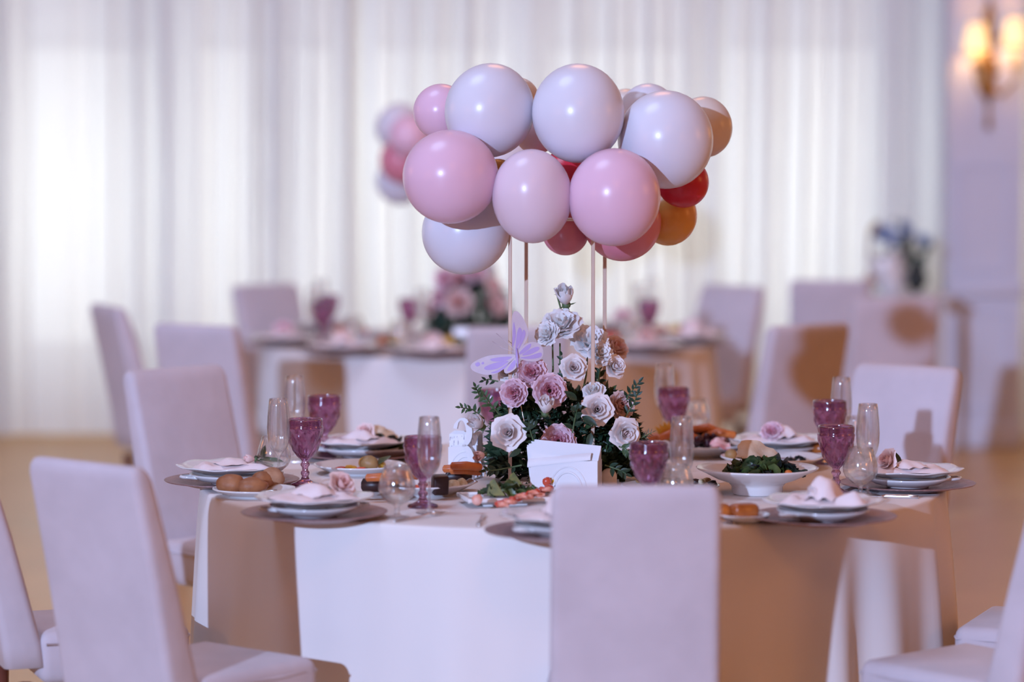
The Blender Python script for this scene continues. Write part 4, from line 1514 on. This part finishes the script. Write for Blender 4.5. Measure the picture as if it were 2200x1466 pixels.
for k, (px, py, s, lb) in enumerate([(1065, 1067, 0.045, 'green triangular crisp at the left of the rectangular plate'), (1108, 1052, 0.045, 'green triangular crisp in the middle of the rectangular plate'), (1152, 1040, 0.042, 'green triangular crisp at the back of the rectangular plate')]):
    q = P(px, py, TZ + 0.022)
    item('green_crisp', crisp_mb(s), 'crisp', (q.x, q.y, TZ + 0.024), lb, 'crisp', 'green crisps on the rectangular plate', rot=(-0.15, 0, 0.15 * k - .1), smooth=False)
rnd = random.Random(11)
tom = blob(MB(), .015, .011, .009, 12, .3, 2, 3)
shr = tube(MB(), [(-.012, 0, 0), (-.008, .006, .002), (0, .009, .003), (.008, .006, .002), (.012, -.002, 0)], [.003, .006, .0065, .0055, .002], 8)
TM, SM = tom.mesh('tomato_piece', 'tomato'), shr.mesh('shrimp', 'shrimp')
pcs = []
for k in range(9):
    px = 1075 + k * 13
    py = 1083 - k * 4.2
    q = P(px, py, TZ + 0.03)
    item('tomato_piece', None, None, (q.x, q.y, TZ + 0.030), ORL[k] + ' red tomato piece in the row on the rectangular plate', 'tomato', 'tomato pieces on the rectangular plate', rot=(rnd.uniform(-.3, .3), 0, rnd.uniform(0, 6)), mesh=TM)
    q = P(px + 7, py + 4, TZ + 0.03)
    item('shrimp', None, None, (q.x, q.y - .006, TZ + 0.030 + 0.006 * (k % 2)), ORL[k] + ' pink shrimp in the row on the rectangular plate', 'shrimp', 'shrimps on the rectangular plate', rot=(rnd.uniform(-.4, .4), 0, rnd.uniform(0, 6)), mesh=SM)
q = P(1025, 1077, TZ + 0.03)
item('shrimp', blob(MB(), .014, .010, .014, 12, .2, 2, 5), 'shrimp', (q.x, q.y, TZ + 0.033), 'single pink shrimp standing at the left end of the rectangular plate', 'shrimp')
item('basil_leaves', leaves_mb(26, 0.075, 0.03, 0.02, 0.035, 21), 'salad', (RPc.x - 0.015, RPc.y, TZ + 0.022), 'green basil leaves between the crisps on the rectangular plate', 'herbs', kind='stuff')
for k, (px, py) in enumerate([(1175, 1036), (1188, 1034)]):
    q = P(px, py, TZ + 0.035)
    item('pepper_piece', blob(MB(), .012, .008, .012, 12, .2, 2, k), ['tomato', 'yellow'][k], (q.x, q.y, TZ + 0.036), ['red pepper piece at the back of the rectangular plate', 'yellow pepper piece at the back of the rectangular plate'][k], 'vegetable')

# salad on pedestal dish at right
dp = [(0.062, 0), (0.066, 0.003), (0.067, 0.02), (0.075, 0.030), (0.105, 0.040), (0.140, 0.058), (0.157, 0.066), (0.160, 0.069), (0.156, 0.071), (0.138, 0.063), (0.10, 0.046), (0.06, 0.040), (0.001, 0.039)]
c = dish(1627, 1008, dp, 'white footed salad dish at right with dark leaves and parmesan', name='footed_dish', z=0.065)
sg = item('salad_greens', leaves_mb(60, 0.085, 0.05, 0.045, 0.05, 13), 'salad', c + Vector((-0.005, -0.03, 0.048)), 'curly green salad in the footed dish at right', 'salad', kind='stuff')
item('dark_salad_leaves', leaves_mb(30, 0.085, 0.045, 0.04, 0.05, 17), 'salad_d', c + Vector((0.02, -0.04, 0.048)), 'dark salad leaves at the front of the footed dish', 'salad', kind='stuff')
item('parmesan_shaving', sheet_mb(0.13, 0.085, 6, 0.016), 'parm', c + Vector((0.008, 0.005, 0.098)), 'large pale parmesan crisp leaning over the footed dish salad', 'cheese', rot=(0.75, 0.35, 0.1))
item('yellow_pepper', blob(MB(), .024, .008, .008, 12, .2, 2, 1), 'yellow', c + Vector((-0.02, -0.085, 0.060)), 'yellow pepper strip at the front of the footed dish salad', 'vegetable', rot=(0, -.4, .2))
item('tomato_piece', blob(MB(), .012, .008, .010, 12, .2, 2, 7), 'orange', c + Vector((0.075, -0.065, 0.060)), 'orange tomato bit at the right of the footed dish salad', 'vegetable')

# plate behind it
c = dish(1660, 983, pl(0.145, 0.030), 'white plate with brown potatoes behind the footed dish', z=0.028, mod=lambda r, z, a: (r * (1 + .012 * cos(8 * a)), z))
for k, (px, py, lb) in enumerate([(1571, 978, 'small brown potato at the left of the plate behind the footed dish'), (1641, 974, 'small brown potato at the back of the plate behind the footed dish'), (1630, 973, 'brown potato beside the one at the back behind the footed dish')]):
    q = P(px, py, TZ + 0.035)
    item('roast_potato', blob(MB(), .018, .014, .016, 14, .12, 2, k), 'potato', (q.x, q.y, TZ + 0.036), lb, 'vegetable', rot=(0, .4 * k, 0))
q = P(1712, 990, TZ + 0.02)
item('herb_garnish', leaves_mb(12, 0.03, 0.014, 0.008, 0.022, 31), 'salad_d', (q.x, q.y, TZ + 0.016), 'dark herb garnish at the right of the potato plate', 'herbs', kind='stuff')

# fruit platter at rear
c = dish(1500, 952, pl(0.165, 0.034), 'white platter of fruit, sausages and ham at the rear of the near table', name='serving_platter', z=0.034)
sau = tube(MB(), [(-0.05, 0, 0), (-0.045, 0, 0), (0, 0, 0.012), (0.045, 0, 0), (0.05, 0, 0)], [0.004, 0.011, 0.013, 0.011, 0.004], 12).mesh('sausage', 'orange')
for k, (px, py, z, rz, lb) in enumerate([(1428, 945, 0.05, 0.1, 'orange sausage at the left of the fruit platter'), (1450, 937, 0.065, 0.3, 'orange sausage on top at the left of the fruit platter'), (1470, 942, 0.055, -0.1, 'orange sausage in the middle of the fruit platter'), (1545, 938, 0.06, -0.25, 'orange sausage at the right of the fruit platter'), (1520, 928, 0.07, -0.35, 'orange sausage highest at the right of the fruit platter')]):
    q = P(px, py, TZ + z)
    item('sausage', None, None, (q.x, q.y, TZ + z), lb, 'sausage', 'sausages on the fruit platter', rot=(0, 0.1 * (-1) ** k, rz), mesh=sau)
q = P(1437, 925, TZ + 0.08)
pine = MB()
for k in range(7):
    prism(pine, [(-.008, 0), (.008, 0), (.010, .03), (0, .055), (-.010, .03)], .004, T(0, 0, 0, .15 * (k % 2), (k - 3) * .28, 0))
item('pineapple_fan', pine, 'yellow', (q.x, q.y, TZ + 0.055), 'fan of yellow pineapple at the left back of the fruit platter', 'fruit', smooth=False)
rnd = random.Random(5)
gm = blob(MB(), .012, .012, .013, 12).mesh('grape', 'grape')
for k in range(14):
    px, py = 1515 + rnd.uniform(-26, 22), 950 + rnd.uniform(-20, 6)
    q = P(px, py, TZ + 0.045)
    item('dark_grape', None, None, (q.x, q.y, TZ + 0.042 + 0.02 * rnd.random()), 'dark grape in the bunch on the fruit platter', 'grape', 'grapes on the fruit platter', mesh=gm)
for k, (px, py, lb) in enumerate([(1548, 955, 'pink ham slice at the right front of the fruit platter'), (1560, 948, 'pink ham slice at the right edge of the fruit platter'), (1535, 945, 'pink ham slice next to the grapes on the fruit platter')]):
    q = P(px, py, TZ + 0.045)
    item('ham_slice', sheet_mb(0.06, 0.04, k + 12, 0.014, 8, 6), 'ham', (q.x, q.y, TZ + 0.046), lb, 'ham', rot=(0.6, .3 * k, .5 * k))
item('fruit_platter_greens', leaves_mb(24, 0.07, 0.05, 0.05, 0.045, 41), 'salad_d', (c.x + 0.02, c.y, TZ + 0.02), 'dark salad leaves under the grapes on the fruit platter', 'salad', kind='stuff')
for k in range(5):
    q = P(1450 + 6 * k, 958 - 3 * (k % 2), TZ + 0.035)
    item('cheese_cube', rbox(MB(), -.008, .008, -.008, .008, -.008, .008, .002, 1), 'yellow', (q.x, q.y, TZ + 0.036), ORL[k] + ' small yellow cheese cube in the row on the fruit platter', 'cheese', 'cheese cubes on the fruit platter', rot=(0, 0, k * .7))

# bread dish front right, bread rear right, garnish behind the chair, white shaker
c = dish(1600, 1108, pl(0.062, 0.018), 'small pale bread dish right of the centre chair', name='bread_plate', z=0.016)
item('glazed_bun', rbox(MB(), -.034, .034, -.026, .026, 0, .036, .014, 4), 'bun', c + Vector((-0.002, 0, 0.010)), 'glazed brown bun on the small dish right of the centre chair', 'bun', rot=(0, 0, .3))
item('glazed_bun', blob(MB(), .026, .024, .020, 16, .15, 2, 3, flat=.7), 'bun', c + Vector((-0.052, 0.012, 0.024)), 'glazed bun partly hidden by the centre chair back', 'bun')
c = dish(1768, 973, pl(0.06, 0.018), 'small bread dish behind the right pair of goblets', name='bread_plate', z=0.016)
item('bread_roll', blob(MB(), .030, .026, .024, 16, .1, 2, 3, flat=.8), 'bun', c + Vector((-0.006, -0.005, 0.028)), 'brown roll peeking out behind the right pair of goblets', 'bread roll')
c = dish(1440, 1045, pl(0.13, 0.016), 'flat white plate with mushrooms behind the centre chair', z=0.014)
rnd = random.Random(8)
mu = blob(MB(), .013, .011, .008, 10, .3, 2, 2)
MU = [mu.mesh('mushroom', 'potato'), mu.mesh('olive', 'darkfood'), mu.mesh('mush', 'cheese')]
for k in range(14):
    q = P(1375 + k * 12, 1037 + rnd.uniform(-6, 3), TZ + 0.02)
    item('mushroom_piece', None, None, (q.x, q.y, TZ + 0.020), ORL[k] + ' small mushroom piece on the flat plate behind the centre chair', 'mushroom', 'mushroom pieces behind the centre chair', rot=(0, 0, k), mesh=MU[k % 3])
q = P(1308, 1044, TZ)
sh = lathe(MB(), [(0.020, 0), (0.022, 0.004), (0.021, 0.018), (0.022, 0.026), (0.020, 0.034), (0.013, 0.043), (0.006, 0.046), (0.0005, 0.0465)], 28, lambda r, z, a: (r * (1 + .03 * sin(3 * a + 160 * z)), z))
item('salt_shaker', sh, 'plastic', (q.x, q.y, TZ), 'small white rounded salt shaker right of the napkin holder', 'shaker')


# ------------------------------------------------------------------ napkin holders and table number
def napkin_holder(px, py, wpx, rz, label, fan, nlab, grp, face='ring', depth=0.035):
    p = P(px, py, TZ)
    s = p.y / FPX
    W = wpx * s
    t = thing('napkin_holder', label, 'napkin holder', (p.x, p.y, TZ), rz)
    b = MB()
    rbox(b, -W / 2, W / 2, -depth / 2 - 0.006, depth / 2 + 0.006, 0, 0.006, 0.002, 2)
    link('base', b.mesh('holder_base', 'plastic'), t)
    for sgn in (-1, 1):
        b = MB()
        yy = sgn * (depth / 2 + 0.003)
        prism(b, [(-W / 2, 0.004), (W / 2, 0.004), (W / 2, 0.092), (-W / 2 + 0.0, 0.084)], 0.004, T(0, yy, 0))
        pan = link('panel', b.mesh('holder_panel', 'plastic', False), t)
        rg = MB()
        pts = [(0.012 + 0.038 * cos(a * PI / 14), yy + sgn * 0.002, 0.008 + 0.052 * sin(a * PI / 14)) for a in range(15)]
        tube(rg, pts, 0.003, 8)
        pts = [(0.012 + 0.050 * cos(a * PI / 14), yy + sgn * 0.002, 0.008 + 0.066 * sin(a * PI / 14)) for a in range(15)]
        tube(rg, pts, 0.0022, 8)
        link('arch_relief', rg.mesh('arch_relief', 'plastic'), pan)
    n = 8
    for k in range(n):
        y = -depth / 2 + 0.003 + (depth - 0.006) * k / (n - 1)
        lift = fan * (k / (n - 1))
        h = (0.100 + 0.032 * (k / (n - 1))) if fan else (0.112 + 0.006 * (k / (n - 1)))
        m = MB()
        bulge = 0.0014

        def fn(u, v):
            x = -W / 2 - (0.016 * sin(PI * k / (n - 1)) * (1 - u) * (0.3 + 0.7 * v) if fan else 0.0) + W * u
            z = 0.007 + (h - 0.012 * u * (1 if fan else 0)) * v
            return (x, y + bulge * sin(PI * u) * sin(PI * v) + 0.0006 * sin(9 * u + k), z)
        grid(m, fn, 8, 5)
        grid(m, lambda u, v: Vector(fn(u, v)) + Vector((0, 0.0022, 0)), 8, 5)
        o = link('paper_napkin', m.mesh('paper_napkin', 'paper' if (fan or k) else 'print'))
        o.matrix_world = Matrix.Translation((p.x, p.y, TZ)) @ Matrix.Rotation(rz, 4, 'Z') @ Matrix.Rotation(-0.05 * fan * 20 * (n - 1 - k) / n * 0.06, 4, 'Y')
        tag(o, ORD[k] + ' ' + nlab, 'napkin', grp)
    return p


p2 = napkin_holder(1216, 1062, 150, -0.28, 'white napkin holder with arched relief in front of the flowers', 0.012, 'white napkin from the front in the arched holder before the flowers', 'napkins in the front holder')
# loosely folded front napkin leaning over the holder
lm = MB()


def lf(u, v):
    x = -0.098 + 0.17 * u
    z = 0.070 + 0.024 * u + (0.022 - 0.004 * u) * v
    return (x, -0.024 - 0.004 * sin(PI * v) + 0.010 * v, z)


grid(lm, lf, 8, 5)
grid(lm, lambda u, v: Vector(lf(u, v)) + Vector((0, 0.003, -0.001)), 8, 5)
o = link('paper_napkin', lm.mesh('paper_napkin', 'paper'), loc=p2, rot=(0, 0, -0.28))
tag(o, 'white napkin folded over the front edge of the arched holder', 'napkin')
p1 = napkin_holder(1001, 1026, 66, -0.38, 'white napkin stack holder standing behind the table number', 0.0, 'white napkin from the front in the stack behind the table number', 'napkins in the left holder', depth=0.040)
# table number: numeral 3 with thick and thin strokes
s = p1.y / FPX


def numeral(h, t):
    outl, inl = [], []
    R1, R2 = h * 0.215, h * 0.270
    c1, c2 = (0.0, h * 0.755), (0.0, h * 0.270)
    path = []
    for k in range(15):
        a = math.radians(165 - 255 * k / 14)
        path.append((c1[0] + R1 * 0.56 * cos(a), c1[1] + R1 * sin(a), 0.35 + 0.65 * max(0, cos(a)) ** 0.8 + (0.25 if k < 2 else 0)))
    for k in range(17):
        a = math.radians(90 - 260 * k / 16)
        path.append((c2[0] + R2 * 0.56 * cos(a), c2[1] + R2 * sin(a), 0.35 + 0.75 * max(0, cos(a)) ** 0.8 + (0.3 if k > 14 else 0)))
    for i, (x, z, wd) in enumerate(path):
        x0, z0, _ = path[max(0, i - 1)]
        x1, z1, _ = path[min(len(path) - 1, i + 1)]
        d = Vector((x1 - x0, z1 - z0))
        if d.length < 1e-6:
            d = Vector((-1, 0))
        d.normalize()
        nrm = Vector((-d.y, d.x)) * wd * h * 0.052
        outl.append((x + nrm.x, z + nrm.y))
        inl.append((x - nrm.x, z - nrm.y))
    m = MB()
    for i in range(len(path) - 1):
        if abs(path[i][0] - path[i + 1][0]) + abs(path[i][1] - path[i + 1][1]) < 1e-6:
            continue
        q = [outl[i], outl[i + 1], inl[i + 1], inl[i]]
        prism(m, q, t)
    return m


h3 = 135 * s * 0.98
q = PD(994, 1027, p1.y - 0.055)
o = thing('table_number', 'white standing numeral 3 left of the flowers', 'table number', (q.x, p1.y - 0.055, TZ), -0.22)
link('numeral', numeral(h3, 0.014).mesh('numeral', 'plastic', False), o, loc=(0, 0, 0.004))
link('foot', rbox(MB(), -0.034, 0.034, -0.016, 0.016, 0, 0.006, 0.002, 2).mesh('number_foot', 'plastic'), o)

# ------------------------------------------------------------------ rear table dressing
rear = 'on the rear table'


def rp_(px, dd):
    return Vector(((px - 1100) * dd / FPX, dd, TZ))


rs = [(608, 13.15, 'at the left end of the rear table', 'rose', 'p_pink'), (735, 12.66, 'at the front left of the rear table', 'rose', 'p_blush'), (930, 12.50, 'in front of the rear flowers', 'peony', 'p_blush'),
      (1390, 12.75, 'at the front right of the rear table', 'rose', 'p_blush'), (1488, 13.25, 'at the right end of the rear table', 'peony', 'p_pink'), (700, 14.0, 'at the back left of the rear table', 'rose', 'p_blush'), (1340, 14.05, 'at the back right of the rear table', 'rose', 'p_pink')]
for k, (px, dd, wh, kd, mt) in enumerate(rs):
    setting(rp_(px, dd), RC, k + 1, wh, (0.0, 0.0, kd, mt, 0.045, (0.1, -0.7, 0.6)), rear, cut=False, detail=False, rot=0.2 * k)


def rglass(kind, px, dd, label):
    H, me, nm, cat = {'g': (0.178, GOB, 'purple_goblet', 'goblet'), 'f': (0.24, FLU, 'champagne_flute', 'glass'), 's': (0.128, SNI, 'brandy_glass', 'glass')}[kind]
    o = link(nm, me, loc=rp_(px, dd), rot=(0, 0, px))
    tag(o, label, cat, {'g': 'blurred goblets on the rear table', 'f': 'blurred flutes on the rear table', 's': 'blurred brandy glasses on the rear table'}[kind])


for kd, px, dd, lb in [('g', 692, 13.3, 'blurred purple goblet at the left of the rear table'), ('g', 705, 13.75, 'blurred purple goblet behind the left one on the rear table'), ('f', 672, 13.35, 'blurred flute at the left of the rear table'), ('f', 690, 13.9, 'blurred flute behind the left goblets of the rear table'),
                       ('g', 1395, 13.4, 'blurred purple goblet at the right of the rear table'), ('f', 1372, 13.5, 'blurred flute at the right of the rear table'), ('f', 1400, 14.0, 'blurred flute at the right back of the rear table'), ('s', 760, 13.1, 'blurred brandy glass left of the rear flowers'), ('s', 860, 12.85, 'blurred brandy glass in front of the rear flowers'), ('f', 905, 13.2, 'blurred flute beside the rear flowers'), ('g', 880, 13.5, 'blurred purple goblet left beside the rear flowers'), ('s', 1350, 13.0, 'blurred brandy glass at the right of the rear table')]:
    rglass(kd, px, dd, lb)
for k, (px, dd, lb) in enumerate([(830, 12.95, 'blurred white platter left of the rear flowers'), (965, 12.95, 'blurred white platter with yellow food before the rear flowers'), (1300, 13.2, 'blurred white platter right of the rear flowers'), (770, 13.55, 'blurred white platter at the back left of the rear table'), (1430, 13.65, 'blurred white platter at the right back of the rear table')]):
    p = rp_(px, dd)
    o = link('serving_platter', lathe(MB(), pl(0.14, 0.028), 40).mesh('platter', 'porcelain'), loc=p)
    tag(o, lb, 'plate', 'platters on the rear table')
    rnd = random.Random(k)
    for j in range(5):
        m = ['tomato', 'orange', 'salad', 'yellow', 'bread'][(j + k) % 5]
        item('food_piece', blob(MB(), .034, .024, .022, 12, .3, 2, j), m, p + Vector((rnd.uniform(-.08, .08), rnd.uniform(-.06, .06), 0.034)), '%s food on the %s' % ({'tomato': 'red', 'orange': 'orange', 'salad': 'green', 'yellow': 'yellow', 'bread': 'brown'}[m], lb), 'food', rot=(0, 0, j))
# rear bouquet on a pedestal box
RBx, RBy = (1010 - 1100) * 13.4 / FPX, 13.4
rb = thing('flower_arrangement', 'blurred pink flower arrangement with dark leaves on the rear table', 'flowers', (RBx, RBy, TZ))
link('flower_bowl', lathe(MB(), [(0.07, 0), (0.09, 0.02), (0.10, 0.07), (0.095, 0.075), (0.08, 0.07)], 20).mesh('flower_bowl', 'vase'), rb)


def dome2(rnd):
    a = rnd.uniform(0, 6.28)
    zz = rnd.random()
    r = 0.16 * math.sqrt(max(0, 1 - (zz * .9) ** 2)) * rnd.uniform(.5, 1) ** .5
    return Vector((r * cos(a), r * sin(a) * .8, 0.03 + 0.24 * zz)), Vector((cos(a), sin(a), .4))


fo = link('foliage', foliage(1200, dome2, 0.05, 'leaf', 15), rb)
fo['kind'] = 'stuff'
for k, (px, py, rpx, mt, kd) in enumerate([(955, 600, 26, 'p_pink', 'peony'), (985, 650, 32, 'p_blush', 'peony'), (1068, 655, 26, 'p_blush', 'peony'), (1060, 615, 22, 'p_blush', 'rose'), (945, 640, 24, 'p_pink', 'rose'), (990, 600, 24, 'p_pink', 'peony'), (1020, 585, 26, 'p_pink', 'rose'), (925, 665, 18, 'p_blush', 'rose'), (1050, 580, 20, 'p_white', 'ruffle')]):
    v = PD(px, py, 13.22 + 0.02 * k)
    flower(kd, mt, {'rose': 'rose', 'peony': 'garden_rose', 'ruffle': 'eustoma'}[kd], rb, (v.x - RBx, v.y - RBy, v.z - TZ), ((px - 1005) / 80, -0.8, 0.4), rpx * 13.3 / FPX * 1.05, k, full=True)
# white box beside rear flowers
p = rp_(1025, 13.05)
item('white_box', rbox(MB(), -.10, .10, -.05, .05, 0, .085, .004, 2), 'plastic', p, 'blurred white napkin box in front of the rear flowers', 'box')
# rear stand
stand2 = thing('balloon_stand', 'blurred rose gold posts of the rear balloon stand', 'stand', (RBx, RBy + 0.05, TZ))
for x, y in ((-.1, -.1), (.1, -.1), (-.1, .1), (.1, .1)):
    link('post', rbox(MB(), x - .005, x + .005, y - .005, y + .005, .012, RBC.z - TZ, .001, 1).mesh('post', 'gold', False), stand2)
link('base_plate', rbox(MB(), -.115, .115, -.115, .115, 0, .012, .003, 2).mesh('base_plate', 'gold'), stand2)

# ------------------------------------------------------------------ side table with blue flowers, sconce
sd = 15.75
sx = (1935 - 1100) * sd / FPX
stb = thing('side_table', 'small side table under the blue flowers, mostly behind a chair', 'side table', (sx, sd, 0))
sz = PD(1935, 632, sd).z
link('tabletop', rbox(MB(), -.24, .24, -.2, .2, sz - .03, sz, .006, 2).mesh('side_top', 'frame'), stb)
for x, y in ((-.2, -.16), (.2, -.16), (-.2, .16), (.2, .16)):
    link('leg', rbox(MB(), x - .018, x + .018, y - .018, y + .018, 0, sz - .03, .003, 1).mesh('side_leg', 'frame', False), stb)
va = thing('flower_vase', 'white slanted vase with pale blue flowers by the pillar', 'vase', (sx - 0.03, sd, sz))
link('vase', lathe(MB(), [(0.05, 0), (0.06, 0.01), (0.085, 0.10), (0.10, 0.20), (0.095, 0.205), (0.078, 0.10)], 24).mesh('vase', 'porcelain'), va, rot=(0, -0.25, 0))
fo = link('foliage', foliage(120, lambda r: (Vector((0.07 + r.gauss(0, .045), r.gauss(0, .04), 0.12 + abs(r.gauss(0, .07)))), Vector((r.uniform(-1, 1), 0, 1))), 0.055, 'leaf', 25), va)
fo['kind'] = 'stuff'
bfm = flower_template('ruffle', 'blueflower', True)[0]
for k, (x, z, r) in enumerate([(-.055, .31, .055), (.055, .33, .060), (0.15, .27, .05), (.0, .28, .045)]):
    link('bloom', bfm, va, loc=(x, -0.02, z), rot=(0.9, 0.2 * k, k), scale=r)
tag(link('dark_ornament', blob(MB(), .055, .05, .075, 18, .2, 1.5, 2).mesh('ornament', 'vase'), loc=(sx + 0.075, sd - 0.05, sz + .085)), 'dark rounded leaf ornament right of the white vase', 'ornament')
br = thing('brown_reed', 'thin brown reed standing left of the white vase', 'reed', (sx - 0.15, sd, sz))
link('stalk', tube(MB(), [(0, 0, 0), (-0.01, 0, .15), (-0.005, 0, .28), (0.02, 0, 0.34)], .008, 8).mesh('stalk', 'leg_wood'), br)
link('tuft', blob(MB(), .02, .02, .05, 12, .2, 2, 1, T(0.015, 0, .33, 0, .5)).mesh('tuft', 'potato'), br)
tag(link('silver_bowl', lathe(MB(), [(0.02, 0), (0.024, .006), (0.012, .02), (.03, .045), (.042, .08), (.040, .10), (.037, .10), (.036, .08), (.001, .05)], 28).mesh('silver_cup', 'mirror'), loc=(sx - .165, sd - .09, sz)), 'shiny silver cup at the left of the white vase', 'cup')

# brass wall sconce with two lit shades
SY = PY
scn = thing('wall_sconce', 'ornate brass wall sconce with two lit shades on the lilac pillar', 'wall lamp', (PD(2122, 150, SY).x, SY, PD(2122, 150, SY).z))


def sl(px, py, dy=0.06):
    v = PD(px, py, SY - dy)
    return Vector((v.x - scn.location.x, -dy, v.z - scn.location.z))


bp = MB()
lathe(bp, [(0.004, -0.31), (0.016, -0.29), (0.012, -0.26), (0.006, -0.22), (0.012, -0.16), (0.035, -0.08), (0.028, -0.03), (0.04, 0.02), (0.02, 0.08), (0.025, 0.14), (0.018, 0.20), (0.028, 0.27), (0.012, 0.34), (0.003, 0.37)], 16, lambda r, z, a: (r * (1 + .25 * sin(3 * a + 40 * z)), z))
bp.v = [(x, min(0, y * 0.7 - 0.026), z) for x, y, z in bp.v]
link('back_plate', bp.mesh('back_plate', 'brass'), scn)
for k, (cx, cy) in enumerate(((2098, 80), (2180, 68))):
    arm = [sl(2122, 190, .03), sl(2122 + (cx - 2122) * .5, 205, .07), sl(cx, 175, .10), sl(cx, 150, .10)]
    a = link('arm', tube(MB(), arm, [.012, .010, .009, .010], 10).mesh('arm', 'brass'), scn)
    b0 = sl(cx, 150, .10)
    link('drip_cup', lathe(MB(), [(.008, 0), (.026, .012), (.036, .022), (.033, .024), (.01, .014)], 16, mat=T(*b0)).mesh('drip_cup', 'brass'), a)
    link('candle_tube', lathe(MB(), [(.011, .01), (.011, .09)], 12, mat=T(*b0)).mesh('candle', 'wax'), a)
    c0 = sl(cx, cy, .10)
    link('lamp_shade', lathe(MB(), [(.068, -.072), (.066, -.06), (.050, .04), (.040, .072), (.039, .071), (.049, .038), (.065, -.062)], 28, mat=T(*c0), cap0=False, cap1=False).mesh('lamp_shade', 'shade'), scn)
    wp = scn.location + c0
    light('sconce_bulb', 'POINT', (wp.x, wp.y, wp.z), 1.6, (1.0, 0.6, 0.25), 0.02)
for k in range(9):
    a = k * 0.7
    lf_ = link('brass_leaf', leaf_mesh('brass', .09, .05, .1, .02) if k == 0 else bpy.data.meshes['leaf.%03d' % 0] if False else LBR, scn) if k else None
    if k == 0:
        LBR = leaf_mesh('brass', .09, .05, .1, .02)
        continue
    lf_.location = (0.03 * sin(a * 2), -0.04, -0.12 + 0.045 * k)
    lf_.rotation_euler = (0.5, 0.9 * (1 if k % 2 else -1), 1.2 * (1 if k % 2 else -1))
